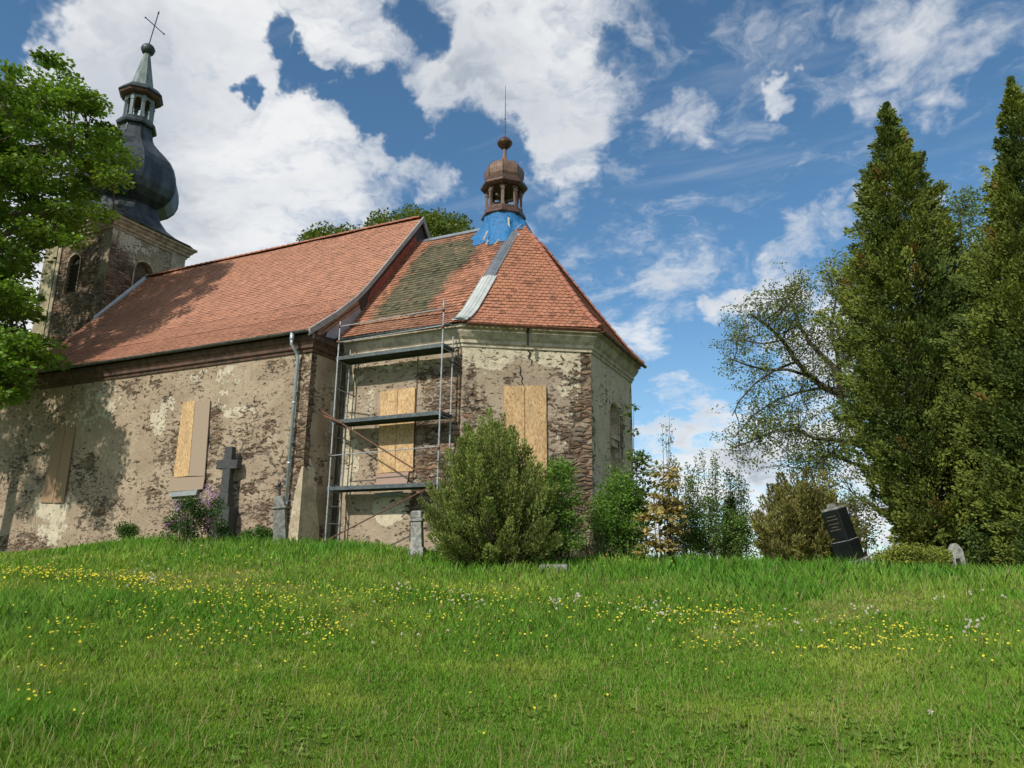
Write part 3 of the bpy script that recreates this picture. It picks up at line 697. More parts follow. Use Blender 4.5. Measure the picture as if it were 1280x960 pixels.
def cap_tiles(name, pts, r0, mat, parent, colr, step=.33, half=True):
    """overlapping half-round ridge or hip tiles along a polyline"""
    pts = [np.array(p, float) for p in pts]; seg = [np.linalg.norm(b - a) for a, b in zip(pts[:-1], pts[1:])]; T = sum(seg); mb = MB()
    cum = np.concatenate([[0], np.cumsum(seg)]); n = int(T / step); arr = np.array(pts)
    P = lambda s: np.array([np.interp(s, cum, arr[:, k]) for k in range(3)])
    for k in range(n):
        a = P(k * step); b = P(min(T, (k + 1) * step + .05)); d = b - a; d /= np.linalg.norm(d); sd = np.cross(d, (0, 0, 1)); sd /= np.linalg.norm(sd); up = np.cross(sd, d)
        vs = []; m = 7
        for (q, r, l) in ((a, r0 * 1.12, .012), (b, r0 * .92, .0)):
            for t in np.linspace(-.1, PI + .1, m): vs.append(q + sd * math.cos(t) * r + up * (math.sin(t) * r * .8 + l))
        v = .8 + .35 * random.random(); mb.col(tuple(np.array(colr) * v)); mb.add(vs, [(i, i + 1, i + m + 1, i + m) for i in range(m - 1)] + [tuple(range(m))])
    return mb.build(name, mat, parent)
zc = lambda h: float(np.interp(h, [p[0] for p in cprof], [p[1] for p in cprof]))
hip = lambda e, h0=0, h1=.86: [(*(e + (ap - e) * h), zc(h) + .03) for h in np.linspace(h0, h1, 12)]
cap_tiles('hip_tiles', hip(e2), .11, M_tile, chancel_roof, (.40, .16, .10))
cap_tiles('hip_tiles', hip(e3), .11, M_tile, chancel_roof, (.40, .16, .10))
cap_tiles('ridge_tiles', [(-L, Wd, Hr + .03), (g0, Wd, Hr + .03)], .12, M_tile, nave_roof, (.40, .16, .10))
# zinc cap on the chancel ridge
mb = MB(); z = 13.5
mb.prism([(0.02, Wd - .22, z - .16), (0.02, Wd, z + .06), (0.02, Wd + .22, z - .16)], (1, 0, 0), 3.5)
mb.build('ridge_cap', M_zinc, chancel_roof)
# metal sheeting down the south-east hip
def hip_sheet(name, h0, h1, mat, wl=.27, wr=.27):
    mb = MB(); hsx = np.linspace(h0, h1, 10); dA = np.array([1, 0.]); dB = (e2 - e1) / np.linalg.norm(e2 - e1); prev = None; vs = []
    for h in hsx:
        c = e1 + (ap - e1) * h; Z = zc(h) + .055
        vs += [(c[0] - wl, c[1], Z - .02 + .0), (c[0] - wl, c[1], Z + .02), (c[0], c[1], Z + .03), (c[0] + dB[0] * wr, c[1] + dB[1] * wr, Z + .02), (c[0] + dB[0] * wr, c[1] + dB[1] * wr, Z - .02)]
    fs = []
    for i in range(9):
        for k in range(4): fs.append((i * 5 + k, i * 5 + k + 1, i * 5 + k + 6, i * 5 + k + 5))
    fs += [(0, 1, 2, 3, 4)]
    mb.add(vs, fs)
    for off, dd in ((-wl, dA), (-wl * .45, dA), (0, dA), (wr * .45, dB), (wr, dB)):
        mb.tube([(*(e1 + (ap - e1) * h + dd * off), zc(h) + .085) for h in hsx], .013, 5)
    return mb.build(name, mat, chancel_roof)
M_zinc_l = simple('pale_metal_sheet', (.56, .58, .55), .5, .2, .12, 3, 0)
M_zinc_d = simple('grey_metal_sheet', (.25, .27, .29), .45, .5, .2, 3, 0)
hip_sheet('metal_sheet', -.02, .42, M_zinc_l); hip_sheet('metal_sheet', .41, .86, M_zinc_d, .22, .2)
tag(chancel_roof.children[-1], 'darker upper metal sheet')

# verge boards along the east gable of the nave roof
def verge(name, sgn, mat):
    mb = MB(); pts = []
    for (h, z) in nprof:
        y = -ov + (Wd + ov) * h; y = y if sgn > 0 else 2 * Wd - y; pts.append((y, z))
    vs = []; fs = []
    for i, (y, z) in enumerate(pts):
        for (x, dz) in ((g0 - .03, .05), (g0 + .05, .05), (g0 + .05, -.19), (g0 - .03, -.19)): vs.append((x, y, z + dz))
    for i in range(len(pts) - 1):
        for k in range(4): l = (k + 1) % 4; fs.append((i * 4 + k, i * 4 + l, i * 4 + 4 + l, i * 4 + 4 + k))
    fs += [(0, 1, 2, 3), tuple(range(len(vs) - 4, len(vs)))]
    mb.add(vs, fs); return mb.build(name, mat, nave_roof)
verge('verge_board', 1, M_verge); verge('verge_board', -1, M_verge)
# gable of the nave above the chancel roof
mb = MB(); g = [(-.02, y, z) for (y, z) in [(-ov + .15, 7.48)] + [(-ov + (Wd + ov) * h, z - .12) for (h, z) in nprof[1:]] + [(2 * Wd + ov - (Wd + ov) * h, z - .12) for (h, z) in nprof[-2:0:-1]] + [(2 * Wd + ov - .15, 7.48)]]
mb.prism(g, (1, 0, 0), .04); gable = mb.build('gable_boards', M_darkwood, church)
def px_plate(name, pxs, x, t, mat, parent):
    mb = MB(); mb.prism([on_x(u, v, x) for (u, v) in pxs], (1, 0, 0), t); return mb.build(name, mat, parent)
px_plate('plank', [(395, 418), (403, 402), (446, 374), (448, 380), (404, 411.5), (400, 419)], .022, .03, M_wood, gable)
px_plate('plank', [(400, 419), (405, 412.5), (448.5, 381), (449, 386), (408, 414.5)], .022, .03, M_wood, gable)
px_plate('flashing_sheet', [(407, 421), (409, 415), (449, 385), (454, 395), (418, 424)], .03, .02, M_purple, gable)
px_plate('red_board', [(459, 374), (464, 362), (518, 296), (523, 304), (464, 388), (456, 394)], .022, .03, M_redwood, gable)
# lead flashing against the tower
def oct_pts(c, r, z, rot=PI / 8): return [(c[0] + r * math.cos(rot + k * PI / 4), c[1] + r * math.sin(rot + k * PI / 4), z) for k in range(8)]

# ---- gutters and pipes
def gutter(name, A, B, z, mat, r=.075, out=None):
    A = np.array(A, float); B = np.array(B, float); d = (B - A) / np.linalg.norm(B - A); n = np.array([d[1], -d[0]]); mb = MB(); vs = []; m = 9
    for P in (A, B):
        for rr in (r, r - .012):
            for t in np.linspace(PI, 2 * PI, m): vs.append((P[0] + n[0] * rr * math.cos(t), P[1] + n[1] * rr * math.cos(t), z + rr * math.sin(t)))
    fs = []
    for i in range(m - 1):
        fs.append((i, i + 1, 2 * m + i + 1, 2 * m + i)); fs.append((m + i + 1, m + i, 3 * m + i, 3 * m + i + 1))
    for q in (0, 2 * m): fs += [(q + i, q + i + 1, q + m + i + 1, q + m + i) for i in range(m - 1)]
    fs.append((0, 2 * m, 3 * m, m)); fs.append((m - 1, 2 * m - 1, 4 * m - 1, 3 * m - 1))
    mb.add(vs, fs)
    ln = np.linalg.norm(B - A)
    for k in range(int(ln / .9) + 1):
        P = A + d * (k * .9 + .2)
        if k * .9 + .2 < ln: mb.tube([(P[0] + n[0] * (r + .008) * math.cos(t), P[1] + n[1] * (r + .008) * math.cos(t), z + (r + .008) * math.sin(t)) for t in np.linspace(PI, 2 * PI, 7)], .012, 4)
    return mb.build(name, mat, church)
gutter('gutter', (-L - .1, -ov - .07), (g0 + .02, -ov - .07), He - .02, M_gutter, .085)
gutter('gutter', (.22, 1.03), (e1[0] - .3, 1.03), 7.66, M_gutter, .08)
nn = n2 * .07
gutter('copper_gutter', e1 + nn + d2 * .2, e2 + nn, 7.66, M_coppergutter, .075)
gutter('copper_gutter', (e2[0] + .07, e2[1]), (e3[0] + .07, e3[1]), 7.66, M_coppergutter, .075)
# galvanised downpipe on the nave
x = -.5
mb = MB(); mb.lathe((x, -ov - .07, 7.30), [(.06, 0), (.075, .05), (.075, .26)], 12); mb.tube([(x, -ov - .07, 7.36), (x, -ov - .07, 7.18), (x + .02, -.22, 6.95), (x + .02, -.13, 6.80), (x + .02, -.13, gz(x, -.13) + .05)], .055, 12)
for z in (5.2, 3.2, 1.9): mb.lathe((x + .02, -.13, z), [(.068, 0), (.068, .07)], 12)
mb.build('downpipe', M_pipe_light, church, True)
for z in (5.6, 3.9, 2.0): mb = MB(); mb.box(x - .06, -.14, z, x + .10, .0, z + .04); mb.build('pipe_bracket', M_zinc, church)
# dark downpipe in the inner corner
x = .23; y = s_ - .12
mb = MB(); mb.tube([(x, 1.03, 7.6), (x, 1.03, 7.3), (x, y, 7.0), (x, y, gz(x, y) + .05)], .062, 12)
for z in (6.0, 4.2, 2.6, 1.4): mb.lathe((x, y, z), [(.075, 0), (.075, .07)], 12)
mb.build('downpipe', M_pipe_dark, church, True)
mb = MB(); mb.tube([(.42, s_ - .05, 6.9), (.42, s_ - .05, .9)], .012, 6); mb.build('conductor_wire', M_iron, church)
mb = MB(); mb.tube([(3.22, s_ - .04, 7.0), (3.21, s_ - .04, 4), (3.2, s_ - .04, .8)], .014, 6); mb.build('conductor_wire', M_rust, church)

# ---- boarded windows
def plate_y(name, pxs, y, t, mat, parent):
    mb = MB(); mb.prism([on_y(u, v, y) for (u, v) in pxs], (0, -1, 0), t); return mb.build(name, mat, parent)
B_ = []
def board(name, plane, pxs, t, mat, parent, y=0.0, off=.03):
    mb = MB()
    if plane == 'y': P = [on_y(u, v, y - off) for (u, v) in pxs]; n = (0, -1, 0)
    else: P = [on_plane(u, v, (*(c1 + n2 * off), 0), (*n2, 0)) for (u, v) in pxs]; n = (*n2, 0)
    mb.prism(P, n, t); o = mb.build(name, mat, parent); return o
w1 = board('window_board', 'y', [(72, 532), (83, 533), (66, 628.5), (51, 628)], .03, M_board_brown, church); tag(w1, 'brown board over the window nearest the tower')
board('board_panel', 'y', [(83.6, 533), (94.5, 534), (80, 628.5), (66.6, 628.5)], .032, M_board_brown, w1)
w2 = board('window_board', 'y', [(229.5, 502.5), (244.5, 501.5), (236.5, 595), (217.5, 597)], .03, M_osb, church); tag(w2, 'yellow chipboard strip beside a grey board')
board('board_panel', 'y', [(245, 501.5), (263.5, 500.5), (256.5, 595), (237, 595)], .032, M_board_grey, w2)
board('board_panel', 'y', [(214, 597.5), (257, 595.5), (254, 611.5), (210.5, 615)], .034, M_board_grey, w2)
board('window_sill', 'y', [(214.5, 616), (250, 612.5), (248, 619), (215, 621.5)], .12, M_sill, church, off=-.02)
w3 = board('window_board', 'y', [(476.3, 489.5), (497.5, 487), (494, 590), (472, 592)], .03, M_osb, church, s_)
board('board_panel', 'y', [(498.2, 487), (519.5, 484.8), (516.5, 589), (494.7, 590)], .032, M_osb, w3, s_)
board('board_panel', 'y', [(471.5, 592.5), (511.5, 589.7), (509, 606), (470, 607)], .034, M_board_pink, w3, s_)
board('window_sill', 'y', [(470.5, 617), (504.5, 614.2), (503.5, 620), (471, 622.5)], .14, M_sill, church, s_, -.02)
w4 = board('window_board', 'f', [(629.5, 483), (655.3, 482.6), (655.8, 640), (631, 640)], .03, M_osb, church)
board('board_panel', 'f', [(656.2, 482.6), (682.3, 482), (684.2, 640), (656.8, 640)], .032, M_osb, w4)
# cracks in the apse wall
def crack(pxs, w):
    mb = MB(); P = [on_plane(u, v, (*(c1 + n2 * .012), 0), (*n2, 0)) for (u, v) in pxs]; vs = []; D3 = np.array([*d2, 0])
    for i, p in enumerate(P): k = w * (1 - abs(i / (len(P) - 1) * 2 - 1) * .7); vs += [p - D3 * k, p + D3 * k]
    mb.add(vs, [(2 * i, 2 * i + 1, 2 * i + 3, 2 * i + 2) for i in range(len(P) - 1)]); return mb.build('crack', M_black, chancel_wall)
crack([(659.5, 421), (660.5, 430), (660, 438), (663, 441), (661, 448), (665, 450), (664, 456)], .035)
crack([(649, 456), (651, 461), (650, 467), (653, 472), (652, 477), (655, 482)], .025)
mb = MB(); P = on_plane(660, 405, (*(c1 + n2 * .36), 0), (*n2, 0)); mb.obox((P[0], P[1], 7.36), (*d2, 0), (*n2, 0), (0, 0, 1), .035, .03, .3); mb.build('crack', M_black, chancel_wall)

# ---- bell turret over the chancel
tc_ = (tur[0], tur[1], 0.0); R8 = PI / 8
mb = MB(); mb.lathe(tc_, [(.72, 12.2), (.74, 13.7)], 8, R8); turret = mb.build('bell_turret', M_turretwood, church)
mb = MB(); mb.lathe(tc_, [(.60, 13.66), (.90, 13.70), (.92, 13.74), (.90, 13.80), (.80, 14.00), (.78, 14.06), (.3, 14.06)], 8, R8); mb.build('turret_sill', M_copper, turret)
def colonnade(c, z0, z1, r, w, mat, parent, spring, nm, arcs=True):
    for k in range(8):
        t = R8 + k * PI / 4; mb = MB(); p = (c[0] + r * math.cos(t), c[1] + r * math.sin(t)); rad = (math.cos(t), math.sin(t), 0); tan = (-math.sin(t), math.cos(t), 0)
        mb.obox((p[0], p[1], (z0 + z1) / 2), tan, rad, (0, 0, 1), w, w * .8, (z1 - z0) / 2)
        mb.obox((p[0], p[1], spring), tan, rad, (0, 0, 1), w * 1.35, w * 1.1, .025); mb.obox((p[0], p[1], z0 + .05), tan, rad, (0, 0, 1), w * 1.3, w * 1.1, .05)
        mb.build(nm + '_column', mat, parent)
    mb = MB()
    for k in range(8):
        t0 = R8 + k * PI / 4; t1 = t0 + PI / 4; A = np.array((c[0] + r * math.cos(t0), c[1] + r * math.sin(t0))); B = np.array((c[0] + r * math.cos(t1), c[1] + r * math.sin(t1)))
        d = (B - A) / np.linalg.norm(B - A); ln = np.linalg.norm(B - A); n = np.array([d[1], -d[0]]); hw = ln / 2 - w
        xs = np.linspace(w, ln - w, 11); zsx = spring + np.sqrt(np.maximum(0, hw ** 2 - (xs - ln / 2) ** 2)) * min(1, (z1 - spring - .03) / hw)
        vs = []
        for o in (-.04, .04):
            for x_, z_ in zip(xs, zsx): q = A + d * x_ + n * o; vs += [(q[0], q[1], z_), (q[0], q[1], z1)]
        fs = []
        for i in range(10):
            fs += [(2 * i, 2 * i + 1, 2 * i + 3, 2 * i + 2), (22 + 2 * i, 22 + 2 * i + 2, 22 + 2 * i + 3, 22 + 2 * i + 1), (2 * i, 2 * i + 2, 22 + 2 * i + 2, 22 + 2 * i)]
        mb.add(vs, fs)
    mb.build(nm + '_arcade', mat, parent)
colonnade(tur, 14.02, 14.98, .70, .062, M_turretwood, turret, 14.74, 'turret')
mb = MB(); mb.box(tur[0] - .68, tur[1] - .05, 14.45, tur[0] + .68, tur[1] + .05, 14.55); mb.box(tur[0] - .04, tur[1] - .66, 14.5, tur[0] + .04, tur[1] + .66, 14.58); mb.build('bell_beam', M_turretwood, turret)
mb = MB(); mb.lathe((tur[0] + .05, tur[1] - .1, 14.1), [(.19, 0), (.17, .05), (.12, .16), (.10, .28), (.04, .34)], 14); mb.build('bell', M_iron, turret)
mb = MB(); mb.lathe(tc_, [(.66, 14.90), (.86, 14.94), (.95, 15.02), (.97, 15.05), (.97, 15.12), (.86, 15.30), (.80, 15.36), (.3, 15.36)], 8, R8); mb.build('turret_cornice', M_copper, turret)
mb = MB(); mb.lathe(tc_, [(.72, 15.34), (.795, 15.50), (.815, 15.70), (.80, 15.84), (.74, 15.97), (.62, 16.08), (.44, 16.18), (.26, 16.28), (.16, 16.40), (.10, 16.52), (.075, 16.66), (.075, 16.93)], 8, R8)
dome = mb.build('turret_dome', simple('brown_shingle_dome', (.20, .115, .08), .6, .15, .25, 12, .004, 30, True, col2=(.12, .075, .055)), turret)
mb = MB()
for k in range(8):
    t = R8 + k * PI / 4
    mb.tube([(tur[0] + r * math.cos(t), tur[1] + r * math.sin(t), z) for r, z in [(.72, 15.34), (.795, 15.50), (.815, 15.70), (.80, 15.84), (.74, 15.97), (.62, 16.08), (.44, 16.18)]], .014, 5)
mb.build('dome_ribs', M_copper, turret)
mb = MB(); mb.lathe((tur[0], tur[1], 16.88), [(.08, 0), (.12, .03), (.24, .14), (.30, .22), (.325, .27), (.325, .30), (.29, .34), (.24, .43), (.14, .52), (.05, .55)], 16); mb.build('finial_ball', M_copper, turret, True)
mb = MB(); mb.tube([(tur[0], tur[1], 17.4), (tur[0], tur[1], 18.5), (tur[0] - .01, tur[1], 19.9)], [.022, .018, .010], 6); mb.lathe((tur[0], tur[1], 18.28), [(.02, 0), (.035, .03), (.02, .06)], 8); mb.build('lightning_rod', M_iron, turret)

# ---- tower
T0 = np.array([-L - Tx, Wd]); x0_, x1_ = -L - 2 * Tx, -L - .005; y0_, y1_ = Wd - Tw, Wd + Tw; ZT = 17.10
TWl = WallGrid()
def f_te(u, v): p = on_x(u, v, x1_); return (p[1] - y0_, p[2])
def f_ts(u, v): p = on_y(u, v, y0_); return (p[0] - x0_, p[2])
tes = blobs_px([(140, 330, 20, 26, .9), (150, 370, 30, 30, .95), (160, 350, 16, 20, .8), (226, 330, 3, 8, .8), (130, 390, 20, 14, .8)], f_te)
tep = blobs_px([(185, 320, 30, 16, -.2), (165, 305, 20, 10, .3), (150, 285, 16, 10, .4), (225, 322, 8, 8, .3)], f_te)
tss = blobs_px([(110, 330, 14, 60, .75), (85, 400, 30, 40, .9), (75, 345, 8, 40, .7), (120, 390, 14, 40, .8), (105, 300, 20, 30, .7)], f_ts)
tsp = blobs_px([(55, 400, 9, 70, .9), (82, 375, 10, 6, .9), (110, 370, 7, 12, .7), (40, 430, 6, 40, .9)], f_ts)
archh = lambda cx, hw, z0, zs_: (lambda U, Z: (np.abs(U - cx) < hw) & (Z > z0) & (Z < zs_ + np.sqrt(np.maximum(0, hw * hw - (U - cx) ** 2))))
le = Tw   # centre of the east face
lc = 19.53; lcu = -lc - x0_
TWl.panel((x0_, y0_), (x1_, y0_), 6, ZT, .07, lambda U, Z: (blob(U, Z, tss) , blob(U, Z, tsp) + .05, .25 + 0 * U), hole=archh(lcu, .45, 13.4, 15.0))  # south face evenly darker than the east one
TWl.panel((x1_, y0_), (x1_, y1_), 6, ZT, .07, lambda U, Z: (blob(U, Z, tes), blob(U, Z, tep) + .42, 0 * U), hole=archh(le - .20, .52, 13.3, 14.82))
TWl.panel((x1_, y1_), (x0_, y1_), 0, ZT, .4); TWl.panel((x0_, y1_), (x0_, y0_), 0, ZT, .4); TWl.panel((x0_, y0_), (x1_, y0_), -.5, 6, .4)
tower = TWl.build('tower_wall', M_wall_tw, church)
# louvred opening
mb = MB(); mb.box(-lc - .5, y0_ + .22, 13.3, -lc + .5, y0_ + .28, 15.6); lv = mb.build('louvre_window', M_black, church)
for k in range(8):
    z = 13.48 + k * .2; mb = MB(); mb.obox((-lc, y0_ + .14, z), (1, 0, 0), (0, .8, -.6), (0, .6, .8), .43, .09, .012); mb.build('louvre_slat', M_darkwood, lv)
def arch_reveal(name, cx, hw, z0, zs_, axis, face, depth, mat):
    mb = MB(); hw += .02; P = [(-hw, z0), (-hw, zs_)] + [(-hw * math.cos(t), zs_ + hw * math.sin(t)) for t in np.linspace(0, PI, 11)[1:]] + [(hw, z0)]
    m = lambda a, z, d: (cx + a, face + d, z) if axis == 'y' else (face - d, cx + a, z)
    for a, b_ in zip(P, P[1:] + P[:1]): mb.add([m(a[0], a[1], -.02), m(b_[0], b_[1], -.02), m(b_[0], b_[1], depth), m(a[0], a[1], depth)], [(0, 1, 2, 3)])
    for sc in (1.0,):
        Q = [(a * 1.16, zs_ + (z - zs_) * 1.16 if z > zs_ else z) for a, z in P]
        for (a, b_, c_, d_) in zip(P[:-1], P[1:], Q[:-1], Q[1:]): mb.add([m(a[0], a[1], -.03), m(b_[0], b_[1], -.03), m(d_[0], d_[1], -.03), m(c_[0], c_[1], -.03)], [(0, 1, 2, 3)])
    return mb.build(name, mat, tower)
arch_reveal('window_reveal', -lc, .45, 13.4, 15.0, 'y', y0_, .3, M_cornice_tw)
arch_reveal('window_reveal', y0_ + le - .20, .52, 13.3, 14.82, 'x', x1_, .3, M_cornice_tw)
mb = MB(); mb.box(x1_ - .36, y0_ + le - .8, 13.2, x1_ - .30, y0_ + le + .4, 15.5); mb.build('window_infill', simple('dark_masonry', (.13, .09, .065), .9, 0, .4, 8, .02, 12), tower)
# corner pilasters and raised frame
def tw_box(name, a, mat): mb = MB(); mb.box(*a); return mb.build(name, mat, tower)
M_pil = simple('pilaster_plaster', (.40, .35, .25), .9, 0, .3, 2.5, .012, 14, col2=(.27, .22, .15))
M_pil2 = simple('pilaster_plaster_ochre', (.36, .32, .19), .9, 0, .3, 2.5, .012, 14, col2=(.25, .21, .13))
tw_box('pilaster', (x0_ - .06, y0_ - .07, 6, x0_ + .95, y0_ + .3, ZT - .5), M_pil2)
tw_box('pilaster', (x0_ + 1.0, y0_ - .05, 6, x0_ + 1.25, y0_ + .1, ZT - .5), M_pil)
tw_box('frame_strip', (x1_ - .1, y0_ + .30, 15.5, x1_ + .05, y0_ + .42, ZT - .55), M_pil)
tw_box('frame_strip', (x1_ - .1, y0_ + 3.55, 14, x1_ + .05, y1_ - .02, ZT - .55), simple('pale_pilaster', (.42, .36, .28), .9, 0, .3, 3, .012, 14))
tw_box('frame_strip', (x1_ - .1, y0_ + .02, ZT - .56, x1_ + .06, y1_ - .02, ZT - .40), M_pil)
sweep_obj('tower_cornice', [(x0_, y1_), (x0_, y0_), (x1_, y0_), (x1_, y1_)], [(-.1, 16.45), (.06, 16.47), (.08, 16.56), (.16, 16.62), (.16, 16.72), (.26, 16.80), (.30, 16.90), (.40, 16.95), (.42, 17.08), (-.1, 17.08)], M_cornice_tw, tower, True)
# dark skirt roof, onion, lantern, spire
def blend_ring(c, hx, hy, R, t, z, n=32):
    out = []
    for k in range(n):
        a = 2 * PI * k / n; ca, sa = math.cos(a), math.sin(a); q = 1 / max(abs(ca) / hx, abs(sa) / hy)
        oc = R * math.cos(PI / 8) / math.cos(((a) % (PI / 4)) - PI / 8) if False else R / max(abs(math.cos(a - m * PI / 4)) for m in range(8)) * math.cos(PI / 8)
        r = q * (1 - t) + oc * t; out.append((c[0] + r * ca, c[1] + r * sa, z))
    return out
mb = MB(); vs = []; rr = []
for (t, z, k) in ((0, 17.06, 1.0), (0, 17.12, 1.01), (.25, 17.42, .86), (.55, 17.85, .74), (.85, 18.4, .665), (1, 18.95, .62)):
    vs += blend_ring(T0, (Tx + .47) * k, (Tw + .47) * k, 2.95 * k, t, z)
fs = []
for i in range(5):
    for k in range(32): j = (k + 1) % 32; fs.append((i * 32 + k, i * 32 + j, i * 32 + 32 + j, i * 32 + 32 + k))
fs.append(tuple(range(31, -1, -1))); mb.add(vs, fs); spire = mb.build('tower_roof', M_slate, church)
tcz = (T0[0], T0[1], 0)
on = [(1.80, 18.9), (1.95, 19.0), (2.25, 19.2), (2.55, 19.55), (2.70, 19.95), (2.72, 20.35), (2.66, 20.8), (2.5, 21.3), (2.25, 21.75), (1.9, 22.15), (1.5, 22.55), (1.15, 22.95), (.96, 23.35), (.88, 23.75), (.86, 23.95)]
mb = MB(); mb.lathe(tcz, on, 8, R8); onion = mb.build('onion_dome', M_slate, spire)
mb = MB()
for k in range(8):
    t = R8 + k * PI / 4; mb.tube([(T0[0] + r * math.cos(t), T0[1] + r * math.sin(t), z) for r, z in on], .03, 5)
mb.build('dome_ribs', M_slate, spire)
mb = MB(); mb.lathe(tcz, [(.84, 23.9), (1.06, 23.95), (1.10, 24.05), (1.05, 24.15), (.85, 24.42), (.3, 24.45)], 8, R8); mb.build('lantern_sill', M_slate, spire)
lan = bpy.data.objects  # lantern parts hang on the tower roof
colonnade(T0, 24.40, 25.85, .72, .085, M_bluegrey, spire, 25.45, 'lantern')
mb = MB(); mb.lathe(tcz, [(.62, 25.75), (.95, 25.80), (1.10, 25.88), (1.14, 25.98)], 8, R8); mb.build('lantern_cornice', M_cornice_nave, spire)
mb = MB(); mb.lathe(tcz, [(1.14, 25.985), (1.22, 26.04), (1.22, 26.10), (.95, 26.42), (.62, 26.60), (.3, 26.6)], 8, R8); mb.build('lantern_cornice', M_slate, spire)
mb = MB(); mb.lathe(tcz, [(.66, 26.58), (.60, 26.75), (.20, 28.70), (.17, 28.92)], 8, R8); mb.build('spire_cone', M_patina, spire)
mb = MB(); mb.lathe((T0[0], T0[1], 28.88), [(.17, 0), (.30, .06), (.36, .18), (.39, .30), (.38, .38), (.30, .52), (.18, .62), (.05, .66)], 14); mb.build('spire_ball', M_slate, spire, True)
zt = 29.5
mb = MB(); q = (T0[0], T0[1])
mb.tube([(q[0], q[1], zt), (q[0] + .02, q[1] + .32, zt + 2.55)], .028, 6)
cxs = np.array([q[0] + .01, q[1] + .20, zt + 1.45])
mb.tube([cxs - np.array([0, .66, -.08]), cxs + np.array([0, .66, -.08])], .028, 6)
for p in (cxs - np.array([0, .66, -.08]), cxs + np.array([0, .66, -.08]), np.array([q[0] + .02, q[1] + .30, zt + 2.4]), np.array([q[0], q[1] + .01, zt + .1])):
    mb.lathe(tuple(p - np.array([0, 0, .05])), [(.01, 0), (.06, .04), (.06, .06), (.01, .1)], 8)
mb.build('cross', M_iron, spire)
# flashing of the nave roof against the tower
mb = MB(); pts = [(y, float(np.interp((y + ov) / (Wd + ov), [p[0] for p in nprof], [p[1] for p in nprof]))) for y in np.linspace(y0_ - .35, Wd, 12)]
vs = []
for (y, z) in pts: vs += [(x1_ + .30, y, z + .03), (x1_ + .06, y, z + .06), (x1_ + .04, y, z + .22)]
mb.add(vs, [(3 * i + k, 3 * i + k + 1, 3 * i + k + 4, 3 * i + k + 3) for i in range(11) for k in (0, 1)]); mb.build('tower_flashing', M_pipe_light, nave_roof)

# ------------------------------------------------------------------ tarpaulin over the turret foot
m_tarp, nt, b = new_mat('blue_tarpaulin')
tc = nt.node('ShaderNodeTexCoord').outputs['Object']
nt.put(b.inputs['Base Color'], nt.mix(nt.noise(tc, 5, 5, .6), (.010, .12, .32, 1), (.02, .19, .44, 1))); b.inputs['Roughness'].default_value = .55
nt.put(b.inputs['Normal'], nt.bump(nt.noise(tc, 6, 5, .6, 1.6), .9, .055))
tarp = empty('tarpaulin', (tur[0], tur[1], 12.6)); tag(tarp, 'blue tarpaulin wrapped round the foot of the small bell turret', 'tarpaulin')
NAz, NR = 96, 16; vs = []; fs = []
toC = math.atan2(CAM[1] - tur[1], CAM[0] - tur[0])
for i in range(NAz):
    a = toC - 2.1 + 4.2 * i / (NAz - 1)
    rout = 1.10 + .10 * math.sin(a * 5 + 1) + .07 * math.sin(a * 11); rout *= 1 + .10 * math.cos(a - toC + .9)
    for k in range(NR):
        t = k / (NR - 1); r = .80 + (rout - .80) * t ** 2.2
        x = tur[0] + r * math.cos(a); y = tur[1] + r * math.sin(a); zr = float(ch_z(x, y)) + .07
        z = 13.72 + (max(zr, 11.9) - 13.72) * min(1, t ** .8); z = max(z, zr if t > .25 else -99)
        f = .05 * (fbm(a * 3.5, t * 3, 0, 3, 8) - .5) * 2 * math.sin(PI * min(1, t + .1)); fo = .016 * math.sin(a * 19 + 3 * math.sin(t * 5) + 2 * math.sin(a * 3)) * t
        vs.append((x + (f + fo) * math.cos(a), y + (f + fo) * math.sin(a), z + abs(f) * .4))
for i in range(NAz - 1):
    for k in range(NR - 1): fs.append((i * NR + k, (i + 1) * NR + k, (i + 1) * NR + k + 1, i * NR + k + 1))
mb = MB(); mb.add(vs, fs); mb.build('tarpaulin_sheet', m_tarp, tarp, True)
def lath(p, q, w=.03):
    mb = MB(); p = np.array(p); q = np.array(q); d = q - p; ln = np.linalg.norm(d); d /= ln
    vw = CAM - p; vw /= np.linalg.norm(vw); sd = np.cross(d, vw); sd /= np.linalg.norm(sd); mb.obox((p + q) / 2, sd, np.cross(d, sd), d, w, .014, ln / 2); mb.build('lath', M_slat, tarp)
def tp(u, v, R): return on_plane(u, v, (*(tur + np.array([math.cos(toC), math.sin(toC)]) * R), 0), (math.cos(toC), math.sin(toC), 0))
lath(tp(635.5, 272, .90), tp(636.5, 292, .98), .035); lath(tp(604, 300, 1.1), tp(609, 289, .95)); lath(tp(607, 306, 1.2), tp(610, 300, 1.1)); lath(tp(617, 306, 1.25), tp(624, 299, 1.15)); lath(tp(645, 299, 1.2), tp(649, 292, 1.1), .04); lath(tp(644, 287, 1.0), tp(651, 280, .95), .02)
